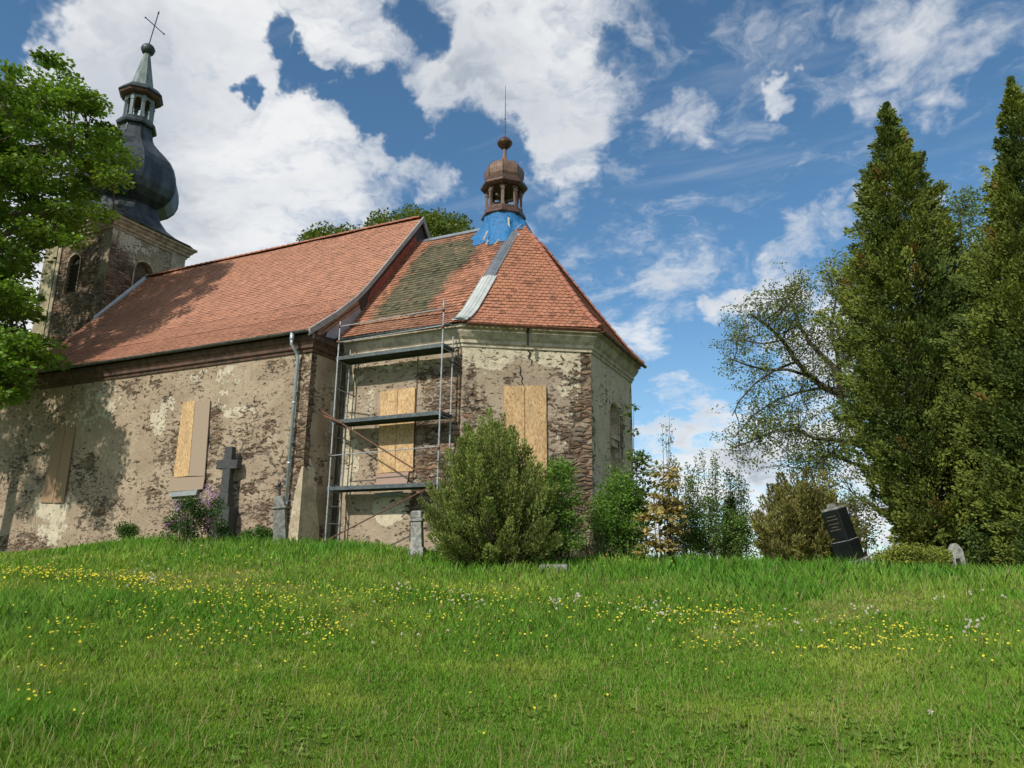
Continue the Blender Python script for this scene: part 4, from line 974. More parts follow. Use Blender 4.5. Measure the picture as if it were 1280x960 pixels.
#PART2
# ------------------------------------------------------------------ scaffold
XL, XR, YF, YB = .58, 4.68, .64, 1.29
scaf = empty('scaffold', ((XL + XR) / 2, (YF + YB) / 2, gz(2.6, 1.0))); tag(scaf, 'grey steel scaffold of three decks standing against the chancel wall', 'scaffold')
for (x, y, zt_) in ((XL, YF, 8.15), (XR, YF, 8.35), (XL, YB, 7.3), (XR, YB, 7.3)):
    mb = MB(); g_ = gz(x, y); mb.tube([(x, y, g_), (x, y, zt_)], .027, 8)
    p_ = mb.build('upright_pole', M_scaf, scaf)
    for z in (2.45, 4.65, 6.82):
        mb = MB(); mb.lathe((x, y, z - .1), [(.032, 0), (.032, .2)], 8); mb.build('collar', M_pipe_light, p_)
    mb = MB(); mb.box(x - .07, y - .07, g_ + .0, x + .07, y + .07, g_ + .03); mb.build('base_plate', M_rust, scaf)
for z in (2.50, 4.70, 6.88):
    mb = MB(); mb.box(XL - .06, YF + .03, z - .035, XR + .06, YB - .03, z)
    d_ = mb.build('deck', M_deck, scaf)
    mb = MB()
    for y in (YF - .005, YB + .005): mb.box(XL - .06, y - .022, z - .11, XR + .06, y + .022, z + .012)
    for x in (XL - .05, XR + .05): mb.box(x - .012, YF + .018, z - .08, x + .012, YB - .018, z - .036)
    for k in range(9):
        y = YF + .07 + k * .063; mb.box(XL, y, z - .06, XR, y + .02, z - .037)
    mb.build('deck_frame', M_deck, d_)
    for x in (XL, XR): mb = MB(); mb.tube([(x, YF, z - .13), (x, YB, z - .13)], .022, 6); mb.build('transom', M_scaf, scaf)
for z in (7.98, 7.42, 3.55):
    mb = MB(); mb.tube([(XL - .02, YF - .05, z - .03), (XR + .02, YF - .05, z + .04)], .018, 6); mb.build('guard_rail', M_scaf, scaf)
for (x, y) in ((XL, YF), (XR, YF)):
    for z in (7.98, 7.42, 3.55):
        mb = MB(); mb.obox((x, y - .03, z), (1, 0, 0), (0, 1, 0), (0, 0, 1), .045, .05, .04, 1, .01); mb.build('coupler', M_rust, scaf)
def pole(p, q, r, mat, nm='brace_pole'):
    mb = MB(); mb.tube([p, q], r, 7); mb.build(nm, mat, scaf)
pole(on_y(398, 511, .56), on_y(539, 600, .56), .026, M_rust); pole(on_y(403, 678, .56), on_y(545, 605, .56), .022, M_rust)
pole(on_y(404, 478.5, .50), on_y(444, 496, .9), .022, M_iron); pole(on_y(561, 450.5, .6), on_y(578, 460, 1.2), .020, M_iron); pole(on_y(405, 520, .56), on_y(428, 529, .56), .045, M_rust, 'clamp_bar')
for z in (1.9, 1.35):
    mb = MB(); mb.tube([(XL, YF, z), (XL, YB, z)], .012, 6); mb.tube([(XL, YB, z), (XL, YF, z - .02)], .010, 5); mb.build('ladder_rung', M_scaf, scaf)

# ------------------------------------------------------------------ gravestones
M_stone_dk = simple('dark_gravestone', (.058, .060, .058), .8, 0, .35, 9, .006, 40, col2=(.045, .047, .048))
M_stone_gr = simple('grey_gravestone', (.22, .22, .20), .85, 0, .35, 8, .006, 40, col2=(.11, .11, .10))
M_stone_lt = simple('pale_gravestone', (.36, .36, .33), .85, 0, .35, 8, .008, 30, col2=(.16, .16, .14))
M_polish = simple('polished_black_stone', (.012, .013, .016), .16, 0, .2, 3, 0)
def frame(rz, lean=0, leandir=0):
    a = math.radians(rz); X = np.array([math.cos(a), math.sin(a), 0]); Y = np.array([-math.sin(a), math.cos(a), 0]); Z = np.array([0, 0, 1.])
    if lean:
        ax = Vector((math.cos(math.radians(leandir)), math.sin(math.radians(leandir)), 0)); R = np.array(Matrix.Rotation(math.radians(lean), 3, ax)); X, Y, Z = R @ X, R @ Y, R @ Z
    return X, Y, Z
def gb(fr, o, c, hx, hy, hz, taper=1.0, bev=.012):
    X, Y, Z = fr; mb = MB(); mb.obox(o + X * c[0] + Y * c[1] + Z * c[2], X, Y, Z, hx, hy, hz, taper, bev); return mb
# tall cross
o = on_ground(274, 27.0); fr = frame(14); o = o - np.array([0, 0, .1])
g1 = empty('gravestone_cross', o); tag(g1, 'tall dark stone cross on a block plinth beside the lilac flowers', 'gravestone')
gb(fr, o, (0, 0, .60), .34, .26, .60).build('plinth', M_stone_dk, g1); gb(fr, o, (0, 0, 1.42), .21, .18, .22, .85).build('shaft_foot', M_stone_dk, g1)
gb(fr, o, (0, 0, 2.42), .15, .13, .80, .92).build('shaft', M_stone_dk, g1); gb(fr, o, (0, 0, 2.62), .38, .135, .15).build('cross_arm', M_stone_dk, g1)
# small leaning stele by the downpipe
o = on_ground(350, 24.2); o = o - np.array([0, 0, .12]); fr = frame(30, 6, 100)
fr = frame(30); R = np.array(Matrix.Rotation(math.radians(-6), 3, Vector((-math.sin(math.radians(YAW)) , math.cos(math.radians(YAW)), 0)))); fr = tuple(R @ q for q in fr)
g2 = empty('gravestone', o); tag(g2, 'small grey leaning gravestone with iron finial in front of the silver downpipe', 'gravestone')
gb(fr, o, (0, 0, .62), .19, .17, .62, .92).build('shaft', M_stone_gr, g2); gb(fr, o, (0, 0, 1.27), .225, .20, .035).build('moulding', M_stone_gr, g2); gb(fr, o, (0, 0, 1.46), .17, .15, .17, .72).build('cap', M_stone_gr, g2)
mb = gb(fr, o, (0, 0, 1.80), .035, .03, .18, 1, 0); X, Y, Z = fr; mb.obox(o + Z * 1.93, X, Y, Z, .10, .03, .03); mb.lathe(tuple(o + Z * 1.96), [(.04, 0), (.055, .04), (.01, .14)], 8); mb.build('finial', M_iron, g2)
# pillar left of the juniper
o = on_ground(522, 21.0) - np.array([0, 0, .1]); fr = frame(18); R = np.array(Matrix.Rotation(math.radians(-3), 3, Vector((-math.sin(math.radians(YAW)), math.cos(math.radians(YAW)), 0)))); fr = tuple(R @ q for q in fr)
g3 = empty('gravestone', o); tag(g3, 'pale grey pillar gravestone with carved head standing left of the dark green juniper', 'gravestone')
gb(fr, o, (0, 0, .20), .20, .18, .20).build('plinth', M_stone_lt, g3); gb(fr, o, (0, 0, .74), .155, .14, .36, .92).build('shaft', M_stone_lt, g3); gb(fr, o, (0, 0, 1.13), .18, .165, .04).build('moulding', M_stone_lt, g3)
gb(fr, o, (0, 0, 1.27), .15, .135, .11, .95, .03).build('cap', M_stone_lt, g3)
# black leaning stone
o = on_ground(1069, 20.6) - np.array([0, 0, .12]); fr = frame(YAW + 38); R = np.array(Matrix.Rotation(math.radians(-15), 3, Vector((-math.sin(math.radians(YAW)), math.cos(math.radians(YAW)), 0)))); fr = tuple(R @ q for q in fr)
g4 = empty('gravestone', o); tag(g4, 'black polished gravestone leaning to the left beside the brownish juniper', 'gravestone')
gb(fr, o, (.02, 0, .18), .34, .30, .17, 1, .03).build('plinth', M_stone_gr, g4)
gb(fr, o, (0, 0, .58), .25, .235, .24, 1, .01).build('lower_block', M_polish, g4); gb(fr, o, (0, 0, .832), .255, .24, .012).build('seam', M_stone_gr, g4)
gb(fr, o, (0, 0, 1.22), .235, .22, .38, .97, .01).build('shaft', M_polish, g4); gb(fr, o, (0, 0, 1.63), .235, .22, .03, .9).build('cap', M_stone_gr, g4); gb(fr, o, (-.05, 0, 1.71), .10, .10, .05, .6).build('broken_finial', M_stone_gr, g4)
X, Y, Z = fr; M_gilt = simple('faded_gilt', (.16, .12, .09), .6, .2, .3, 20, 0); 
for k_, z in enumerate((1.46, 1.38, 1.28, 1.20, 1.13)):      # worn illegible lines, one raised strip each
    mb = MB(); hw_ = (.12, .15, .13, .09, .14)[k_]; mb.obox(o - X * .2335 + Z * z, Y, X, Z, hw_, .004, .008); mb.build('worn_inscription', M_gilt, g4)
# small stone below the thujas
o = on_ground(1199, 21.5) - np.array([0, 0, .1]); fr = frame(YAW + 10); R = np.array(Matrix.Rotation(math.radians(-7), 3, Vector((-math.sin(math.radians(YAW)), math.cos(math.radians(YAW)), 0)))); fr = tuple(R @ q for q in fr)
g5 = empty('gravestone', o); tag(g5, 'small pale gravestone with pointed top beneath the tall thujas', 'gravestone')
gb(fr, o, (0, 0, .33), .16, .10, .33, .9).build('slab', M_stone_lt, g5); gb(fr, o, (0, 0, .72), .14, .09, .07, .45).build('cap', M_stone_lt, g5); gb(fr, o, (-.07, -.105, .30), .05, .02, .14, 1, 0).build('dark_plate', M_black, g5)  # dark plate on the lower left of the slab front
# flat slab at the foot of the shrubs
o = on_ground(692, 18.6); fr = frame(YAW - 6, 4, 0); mb = gb(fr, o, (0, 0, .04), .36, .22, .12, .92, .03); tag(mb.build('grave_slab', M_stone_gr), 'low pale stone slab lying in grass at the foot of the juniper', 'stone slab')

# ------------------------------------------------------------------ foliage
def unit_rows(a): return a / (np.linalg.norm(a, axis=1, keepdims=True) + 1e-9)
def leaf_quads(P, D, Nn, Lg, Wd_, fold=.0):
    """diamond shaped leaves; P root, D direction, Nn normal"""
    D = unit_rows(D); S = unit_rows(np.cross(D, Nn)); Nn = np.cross(S, D)
    Lg = np.broadcast_to(np.asarray(Lg, float), (len(P),))[:, None]; Wd_ = np.broadcast_to(np.asarray(Wd_, float), (len(P),))[:, None]
    mid = P + D * Lg * .45 - Nn * Lg * fold
    V = np.stack([P, mid + S * Wd_, P + D * Lg, mid - S * Wd_], 1)
    return V.reshape(-1, 3)
def leaf_object(name, parts, mat, parent):
    V = np.vstack([p[0] for p in parts]); T = np.vstack([np.repeat(p[1], 4, 0) for p in parts]); n = len(V) // 4
    return raw_mesh(name, V, np.arange(n * 4), 4, mat, parent, tint=T.astype(np.float32))
def tints(n, base, var=.25, hue=.12, grp=None):
    b = np.array(base)[None] * (1 + var * (rng.random((n, 1)) * 2 - 1)); b = b * (1 + hue * (rng.random((n, 3)) * 2 - 1) * np.array([[1, .3, .6]]))
    return b if grp is None else b * grp
def in_poly(poly, n):
    poly = np.array(poly, float); lo = poly.min(0); hi = poly.max(0); out = []
    while sum(len(o_) for o_ in out) < n:
        q = lo + (hi - lo) * rng.random((n * 2, 2)); ins = np.zeros(len(q), bool); j = len(poly) - 1
        for i in range(len(poly)):
            xi, yi = poly[i]; xj, yj = poly[j]
            with np.errstate(divide='ignore', invalid='ignore'): ins ^= ((yi > q[:, 1]) != (yj > q[:, 1])) & (q[:, 0] < (xj - xi) * (q[:, 1] - yi) / (yj - yi) + xi)
            j = i
        out.append(q[ins])
    return np.vstack(out)[:n]
def poly_world(poly, n, D, depth):
    q = in_poly(poly, n); return np.array([at_d(u, v, D + depth * (rng.random() * 2 - 1) * .9) for u, v in q])
def clump_leaves(C, R, per, Lg, base, flat=.45, up=.8, droop=.1, hue=.12, var=.25, gvar=.22, aspect=.36):
    n = len(C) * per; c = np.repeat(C, per, 0); r = np.repeat(R, per)[:, None]
    d = rng.normal(size=(n, 3)); d /= np.linalg.norm(d, axis=1, keepdims=True); q = d * (rng.random((n, 1)) ** .45) * r * np.array([[1, 1, flat]])
    Pp = c + q; Dd = q * np.array([[1, 1, .4]]) / r + rng.normal(size=(n, 3)) * .45; Dd[:, 2] -= droop
    Nn = rng.normal(size=(n, 3)) * (1 - up) + np.array([[0, 0, up]]) + q / r * .35
    g = np.repeat(1 + gvar * (rng.random((len(C), 1)) * 2 - 1), per, 0)
    return (leaf_quads(Pp, Dd, Nn, Lg * (.7 + .6 * rng.random(n)), Lg * aspect * (.8 + .4 * rng.random(n)), .05), tints(n, base, var, hue, g))
def bend(p, q, sag, n=6, wob=.0):
    p = np.array(p, float); q = np.array(q, float); out = []
    for t in np.linspace(0, 1, n):
        x = p * (1 - t) + q * t; x = x + np.array([0, 0, sag * 4 * t * (1 - t)]); x = x + (rng.random(3) - .5) * wob * (1 if 0 < t < 1 else 0); out.append(x)
    return out
def tree_wood(base, top, r0, limbs, clumps, thin=.02, lr=.4, maxc=400):
    """trunk with limbs to given targets and a branch to each clump of leaves"""
    mb = MB(); base = np.array(base, float); top = np.array(top, float)
    tr = bend(base - np.array([0, 0, .3]), top, 0, 9, r0 * .8); mb.tube(tr, [r0 * (1.25 if i == 0 else 1 - .8 * i / 8) for i in range(9)], 10)
    nodes = [np.array(p) for p in tr[3:]]
    for tg in limbs:
        tg = np.array(tg, float); k = min(range(2, 9), key=lambda i: np.linalg.norm(tr[i][:2] - tg[:2]) * .6 + abs((tr[i][2] + .35 * np.linalg.norm(tr[i][:2] - tg[:2])) - tg[2]))
        ln = np.linalg.norm(tg - tr[k]); lp = bend(tr[k], tg, ln * .10, 8, ln * .07); rr = r0 * lr * (1 - .07 * k)
        mb.tube(lp, [max(rr * (1 - .85 * i / 7), thin) for i in range(8)], 6); nodes += lp[2:]
    N = np.array(nodes); idx = rng.permutation(len(clumps))[:maxc]
    for i in idx:
        c = clumps[i]; j = np.argmin(np.linalg.norm(N - c, axis=1) + np.maximum(0, N[:, 2] - c[2]) * .5); ln = np.linalg.norm(N[j] - c)
        if ln < .1: continue
        lp = bend(N[j], c, ln * .06, 5, ln * .12); mb.tube(lp, [max(thin, .015 + .012 * ln) * (1 - .6 * q / 4) for q in range(5)], 4, False)
    return mb
def shell_points(ells, n, inner=.45):
    out = []; vol = np.array([e[1][0] * e[1][1] * e[1][2] for e in ells]); vol = vol / vol.sum()
    while len(out) < n:
        k = rng.choice(len(ells), p=vol); c, r = ells[k]; d = rng.normal(size=3); d /= np.linalg.norm(d); q = inner + (1 - inner) * rng.random() ** .6
        out.append(np.array(c) + d * q * np.array(r))
    return np.array(out)

# ---- big maple at the left
Dm = 36.0; b0 = at_d(-120, 700, Dm); b0[2] = gz(b0[0], b0[1])
maple = empty('maple_tree', b0); tag(maple, 'large leafy maple rising at the left edge in front of the nave', 'tree')
poly = [(-40, 120), (-10, 95), (12, 78), (55, 66), (82, 72), (70, 92), (98, 98), (108, 118), (128, 138), (150, 165), (152, 188), (165, 208), (158, 224), (132, 232), (140, 258), (130, 272), (104, 286), (90, 300), (60, 312), (38, 316), (30, 335), (15, 360), (-40, 372)]
C1 = poly_world(poly, 200, Dm + .6, 4.2)
C2 = poly_world([(-60, 410), (5, 405), (22, 425), (50, 420), (60, 438), (64, 455), (50, 447), (30, 450), (20, 468), (24, 492), (5, 505), (-60, 500)], 60, Dm - 4, 1.8)
C2b = poly_world([(-30, 350), (20, 360), (35, 385), (8, 395), (-30, 400)], 16, Dm - 3, 2)
cz = b0[2]
ex = shell_points([((b0[0] - 2.5, b0[1] + .5, cz + 14.0), (6.0, 6.6, 8.0)), ((b0[0] - 1.5, b0[1] - .5, cz + 9.5), (6.0, 5.6, 3.4))], 300, .35)
keep = []
for p in ex:      # leave the part seen in the photo to the outline above
    dd = p - CAM; az = math.atan2(dd[0] * math.cos(math.radians(YAW)) + dd[1] * math.sin(math.radians(YAW)), -dd[0] * math.sin(math.radians(YAW)) + dd[1] * math.cos(math.radians(YAW)))
    if math.tan(az) * F_PX / math.cos(math.radians(PITCH)) + 640 < -10: keep.append(p)
CM = np.vstack([C1, C2, C2b, np.array(keep)])
lim = [CM[i] for i in rng.choice(len(CM), 26, replace=False)] + [at_d(60, 445, Dm - 4), at_d(20, 480, Dm - 4), at_d(130, 200, Dm - 2), at_d(140, 280, Dm - 1)]
tree_wood(b0, (b0[0], b0[1], cz + 18), .40, lim, CM, .018).build('trunk', M_bark, maple)
leaf_object('crown', [clump_leaves(CM, .45 + .48 * rng.random(len(CM)), 150, .175, (.15, .26, .036), flat=.34, up=.72, gvar=.30, aspect=.46)], M_leaf, maple)

# ---- maple behind the nave roof
Db = 47.0; bb = at_d(480, 690, Db); bb[2] = gz(bb[0], bb[1])
t2 = empty('maple_tree', bb); tag(t2, 'round leafy treetop showing above the roof ridges behind the church', 'tree')
poly = [(383, 300), (392, 290), (410, 283), (428, 288), (445, 284), (462, 286), (475, 268), (492, 272), (505, 263), (530, 262), (552, 268), (575, 276), (585, 290), (586, 310), (560, 330), (470, 340), (400, 320)]
C3 = poly_world(poly, 220, Db, 4.0)
q_ = np.array([at_d(500, 380, Db), at_d(440, 400, Db)]); C3b = shell_points([(q_[0], (6, 6, 5)), (q_[1], (5, 5, 4))], 120, .4); C3 = np.vstack([C3, C3b])
tree_wood(bb, at_d(500, 300, Db), .4, [C3[i] for i in range(14)], C3, .03).build('trunk', M_bark, t2)
leaf_object('crown', [clump_leaves(C3, .6 + .3 * rng.random(len(C3)), 130, .20, (.12, .17, .026), flat=.55, up=.6)], M_leaf, t2)

# ---- tall thujas on the right
def thuja(u, D, prof, label, n=42000, base=(.185, .225, .042), dark=(.090, .130, .030), seed=1):
    """prof: (row, half width in px) from the tip down, turned into metres at the tree's distance"""
    b_ = at_d(u, 700, D); b_[2] = gz(b_[0], b_[1]); zr = []
    for (v, hw) in prof:
        p = at_d(u, v, D); dep = math.hypot(D, p[2]) * math.cos(math.atan2(p[2], D) - math.radians(PITCH)); zr.append((p[2], hw * dep / F_PX))
    zr.sort(); top = zr[-1][0]; H = top - b_[2]
    root = empty('thuja_tree', b_); tag(root, label, 'tree', 'tall thujas on the right')
    tt = np.array([(z - b_[2]) / H for z, r in zr]); rr = np.array([r for z, r in zr])
    # sprays gather on boughs: each bough is a drooping then rising plume with its own size
    nb = n // 70; t = rng.random(nb * 4); R = np.interp(t, tt, rr); kp = rng.random(nb * 4) < (R / rr.max()) + .04; t = t[kp][:nb]; R = R[kp][:nb]; nb = len(t)
    az = rng.random(nb) * 2 * PI; lump = .50 + .80 * fbm(np.cos(az) * 1.6 + 9, np.sin(az) * 1.6 + 5, t * H * .7, 3, seed) + rng.normal(size=nb) * .13
    fr = .40 + .60 * rng.random(nb) ** .6; rb = R * lump * fr
    bx = np.stack([b_[0] + rb * np.cos(az), b_[1] + rb * np.sin(az), b_[2] + .4 + t * (H - .6)], 1); bo = np.stack([np.cos(az), np.sin(az), np.zeros(nb)], 1)
    per = 120; Ln = (.35 + .50 * rng.random(nb)) * (.35 + .65 * np.clip(R / 1.3, 0, 1)); q = rng.random((nb, per)) ** .8; wid = (.10 + .07 * rng.random(nb)) * (.6 + .4 * np.clip(R / 1.3, 0, 1))
    axd = unit_rows(bo * .75 + np.array([[0, 0, .55]]) + rng.normal(size=(nb, 3)) * .22)
    off = rng.normal(size=(nb, per, 3)) * (wid[:, None] * (1.15 - q))[..., None]
    P = (bx[:, None] - axd[:, None] * (Ln * .5)[:, None, None] + axd[:, None] * (q * Ln[:, None])[..., None] + off).reshape(-1, 3); m = len(P)
    outr = np.repeat(bo, per, 0); Dd = np.repeat(axd, per, 0) + off.reshape(-1, 3) * 2.5 + rng.normal(size=(m, 3)) * .30
    Nn = np.cross(outr, [0, 0, 1]) * .5 + rng.normal(size=(m, 3)) * .6 + outr * .5
    Lg = .060 + .065 * rng.random(m)
    k = np.repeat(np.clip((fbm(bx[:, 0] * .8, bx[:, 1] * .8, bx[:, 2] * .6, 3, 31) - .42) * 5 + rng.normal(size=nb) * .25, 0, 1), per)[:, None]
    g = np.repeat(.72 + .56 * rng.random((nb, 1)), per, 0); T = (tints(m, base, .22, .14) * k + tints(m, dark, .2, .12) * (1 - k)) * g
    # upright leader sprays that carry the tip
    tz = rng.random(2600) ** .7; lp_ = np.stack([b_[0] + rng.normal(size=2600) * .10 * (1.15 - tz), b_[1] + rng.normal(size=2600) * .10 * (1.15 - tz), b_[2] + H * (.86 + .135 * tz)], 1)
    rst = (rng.random(nb) < .02).repeat(per)[:, None]; T = np.where(rst, tints(m, (.22, .15, .04), .2, .1), T)
    mb = MB(); mb.tube(bend(b_ - np.array([0, 0, .2]), (b_[0], b_[1], b_[2] + H * .97), 0, 8, .1), [.24 * (1 - .93 * i / 7) for i in range(8)], 8)
    for i in rng.permutation(nb)[:260]:
        p = bx[i]; z0 = p[2] - .35 * rb[i] - .1; mb.tube([(b_[0], b_[1], z0), ((b_[0] + p[0]) / 2, (b_[1] + p[1]) / 2, z0 + .1 * rb[i]), p], [.03, .02, .008], 4, False)
    mb.build('trunk', M_bark, root)
    leaf_object('crown', [(leaf_quads(P, Dd, Nn, Lg, Lg * .25, .0), T), (leaf_quads(lp_, rng.normal(size=(2600, 3)) * .45 + np.array([[0, 0, .9]]), rng.normal(size=(2600, 3)), .12, .026, 0), tints(2600, dark, .25, .12))], M_needle, root)
thuja(1175, 24.5, [(110, 1), (128, 5), (165, 17), (200, 30), (245, 42), (275, 42), (310, 56), (380, 68), (470, 72), (560, 70), (620, 66), (660, 60), (690, 40)], 'tall thuja with pointed top, the left one of the pair', 150000, seed=3)
thuja(1362, 23.0, [(64, 1), (95, 6), (140, 18), (200, 30), (250, 38), (300, 52), (380, 78), (470, 92), (560, 100), (640, 100), (690, 80)], 'tall thuja cut by the right edge of the photo', 150000, seed=8)
thuja(1256, 25.5, [(320, 6), (350, 30), (400, 50), (480, 66), (560, 72), (630, 74), (675, 66), (700, 50)], 'lower broad thuja filling the gap between the two tall ones', 100000, seed=12)

# ---- loose pale tree behind the thujas
Dl = 36.0; bl = at_d(1200, 700, Dl); bl[2] = gz(bl[0], bl[1])
t4 = empty('deciduous_tree', bl); tag(t4, 'pale green leafy tree showing between the two tall thuja tops', 'tree')
C4 = poly_world([(1145, 330), (1160, 285), (1158, 255), (1180, 240), (1205, 236), (1228, 246), (1240, 290), (1250, 400), (1150, 420)], 110, Dl, 2.5)
tree_wood(bl, at_d(1200, 262, Dl), .25, [C4[i] for i in range(14)], C4, .018).build('trunk', M_bark_grey, t4)
leaf_object('crown', [clump_leaves(C4, .45 + .3 * rng.random(len(C4)), 60, .12, (.13, .19, .035), flat=.6, up=.5)], M_leaf, t4)

# ---- sparse spreading tree left of the thujas
Ds = 30.0; bs = at_d(1146, 700, Ds); bs[2] = gz(bs[0], bs[1])
t5 = empty('deciduous_tree', bs); tag(t5, 'sparse tree with dark crooked boughs and thin new leaves left of the thujas', 'tree')
mb = MB(); PXB = [([(1146, 700), (1128, 640), (1107, 590), (1088, 556), (1066, 522), (1052, 500), (1050, 480), (1044, 460)], .19, .09, 0),
      ([(1050, 492), (1030, 484), (1012, 470), (996, 452), (978, 425), (960, 408), (938, 392)], .10, .03, -1.5), ([(1044, 460), (1028, 445), (1012, 428), (998, 405), (990, 380), (980, 358)], .08, .025, 1.0),
      ([(1050, 470), (1046, 440), (1038, 410), (1045, 375), (1060, 345)], .07, .02, 2.0), ([(1090, 560), (1062, 553), (1040, 550), (1018, 548), (998, 538), (970, 538), (938, 552), (915, 560)], .07, .018, -2.2),
      ([(1096, 575), (1076, 546), (1056, 546), (1042, 566), (1022, 572)], .05, .02, -1), ([(1098, 590), (1062, 578), (1040, 568), (1020, 580), (1005, 590)], .055, .018, 1.2), ([(1012, 470), (985, 462), (955, 462), (930, 455), (912, 448)], .05, .016, -2.5),
      ([(1052, 500), (1062, 492), (1080, 494), (1100, 500)], .04, .02, 1.5), ([(996, 452), (970, 462), (945, 478), (925, 500), (915, 520)], .04, .014, 0), ([(1030, 484), (1000, 490), (970, 500), (940, 520), (920, 545)], .04, .014, 2),
      ([(1044, 460), (1070, 440), (1085, 400), (1100, 350)], .07, .02, 0), ([(978, 425), (955, 430), (930, 425), (905, 425)], .03, .012, 1), ([(1128, 640), (1100, 636), (1075, 625), (1060, 610)], .04, .015, -1.5)]
nodes5 = []
for pxs, r0_, r1_, dz in PXB:
    n_ = len(pxs); P = [at_d(u, v, Ds + dz * i / max(1, n_ - 1)) for i, (u, v) in enumerate(pxs)]; mb.tube(P, [1.35 * (r0_ + (r1_ - r0_) * i / (n_ - 1)) for i in range(n_)], 7)
    for a_, b__ in zip(P[:-1], P[1:]):
        for t in (0, .33, .66): nodes5.append(a_ * (1 - t) + b__ * t)
nodes5 = np.array(nodes5[8:])
polyS = [(902, 430), (912, 395), (925, 378), (950, 362), (980, 350), (1010, 338), (1040, 315), (1062, 300), (1110, 300), (1110, 400), (1085, 480), (1080, 600), (1050, 612), (1015, 600), (985, 592), (955, 585), (925, 580), (902, 562), (905, 540), (925, 528), (915, 505), (918, 470), (905, 450)]
TW = poly_world(polyS, 470, Ds, 3.2); lv = []
for q in TW:
    j = np.argmin(np.linalg.norm(nodes5 - q, axis=1) + rng.random(len(nodes5)) * .6); p = nodes5[j]; ln = np.linalg.norm(q - p); k = max(3, min(7, int(ln / .4)))
    lp = bend(p, q, .04 * ln, k, ln * .13); mb.tube(lp, [max(.006, .006 + .009 * ln) * (1 - .7 * i / (k - 1)) for i in range(k)], 4, False)
    lp = np.array(lp)
    for _ in range(3):
        t = .4 + .6 * rng.random(); x = lp[int(t * (k - 1))]; y = x + rng.normal(size=3) * .35 + np.array([0, 0, .05]); mb.tube([x, (x + y) / 2 + rng.normal(size=3) * .04, y], [.007, .006, .004], 3, False); lv.append(y)
    lv.append(q)
mb.build('trunk', M_bark_grey, t5); lv = np.array(lv)
leaf_object('crown', [clump_leaves(lv, np.full(len(lv), .30), 15, .085, (.15, .19, .04), flat=.7, up=.3, hue=.2, aspect=.42)], M_leaf, t5)

# ---- juniper bushes made of upright plumes
def juniper(name, label, poly, tips, D, depth, u0, n, base, group=None, per=430, plr=.20, Lg=.085, spread=.5, root_u=None, cat='bush'):
    r0_ = on_ground(u0, D); root = empty(name, r0_); tag(root, label, cat, group)
    q = in_poly(poly, n); q = np.vstack([np.array(tips), q]) if len(tips) else q; parts = []; mb = MB()
    for i, (u, v) in enumerate(q):
        dd = 0 if i < len(tips) else (rng.random() * 2 - 1) * depth
        tip = at_d(u, v, D + dd); br = r0_ + np.array([(tip[0] - r0_[0]) * spread * .5, (tip[1] - r0_[1]) * spread * .5, .0]); br[2] = gz(br[0], br[1]); ax = tip - br; ln = np.linalg.norm(ax); axn = ax / ln
        Lp = min(ln, .6 + 1.1 * rng.random()); s0 = tip - axn * Lp; mb.tube(bend(br, tip, -.05 * ln, 5, .05), [.03, .025, .018, .010, .004], 4, False)
        m = per; t = rng.random(m) ** .8; rad = plr * (1.0 - .75 * t) * (.5 + .9 * rng.random(m) ** .5); dr = rng.normal(size=(m, 3)); dr -= (dr @ axn)[:, None] * axn; dr = unit_rows(dr)
        c_ = s0 + axn * (t * Lp * .97)[:, None] + dr * rad[:, None]; Dd = dr * .55 + axn * .55 + np.array([[0, 0, .45]]) + rng.normal(size=(m, 3)) * .30
        g = .55 + .75 * rng.random()
        parts.append((leaf_quads(c_, Dd, rng.normal(size=(m, 3)), Lg * (.7 + .7 * rng.random(m)), Lg * .20, 0), tints(m, base, .25, .15, g)))
    mb.build('stems', M_bark, root); leaf_object('foliage', parts, M_needle, root); return root
juniper('juniper_bush', 'big dark green juniper bush in front of the apse', [(545, 600), (560, 560), (590, 530), (610, 520), (640, 530), (665, 565), (695, 600), (712, 650), (712, 690), (620, 696), (545, 690), (528, 640)],
        [(611, 508), (601, 520), (628, 516), (618, 530), (640, 532), (656, 548), (663, 560), (583, 530), (572, 545), (560, 562), (549, 575), (532, 600), (522, 622), (540, 640), (676, 578), (690, 592), (700, 620), (712, 650), (535, 668), (600, 545), (590, 560), (640, 560)],
        19.9, 1.7, 618, 330, (.195, .245, .058), per=340, plr=.16, Lg=.078)
juniper('juniper_bush', 'brownish green juniper bush left of the black leaning gravestone', [(940, 660), (948, 625), (965, 605), (990, 600), (1020, 600), (1045, 612), (1060, 640), (1062, 690), (1000, 696), (950, 690), (935, 675)],
        [(975, 592), (962, 606), (950, 620), (992, 590), (1010, 585), (1030, 588), (1042, 600), (938, 645), (1055, 625), (1072, 650), (1085, 660), (1078, 680)], 21.5, 1.2, 1003, 150, (.21, .20, .055), per=300, plr=.18, Lg=.095)
juniper('columnar_conifer', 'narrow dark columnar conifer between the sapling thicket and the brown juniper', [(908, 680), (908, 630), (918, 630), (920, 680)], [(913, 616), (910, 625), (917, 624)], 23.0, .25, 914, 16, (.05, .075, .02), per=300, plr=.20, Lg=.09, cat='conifer')

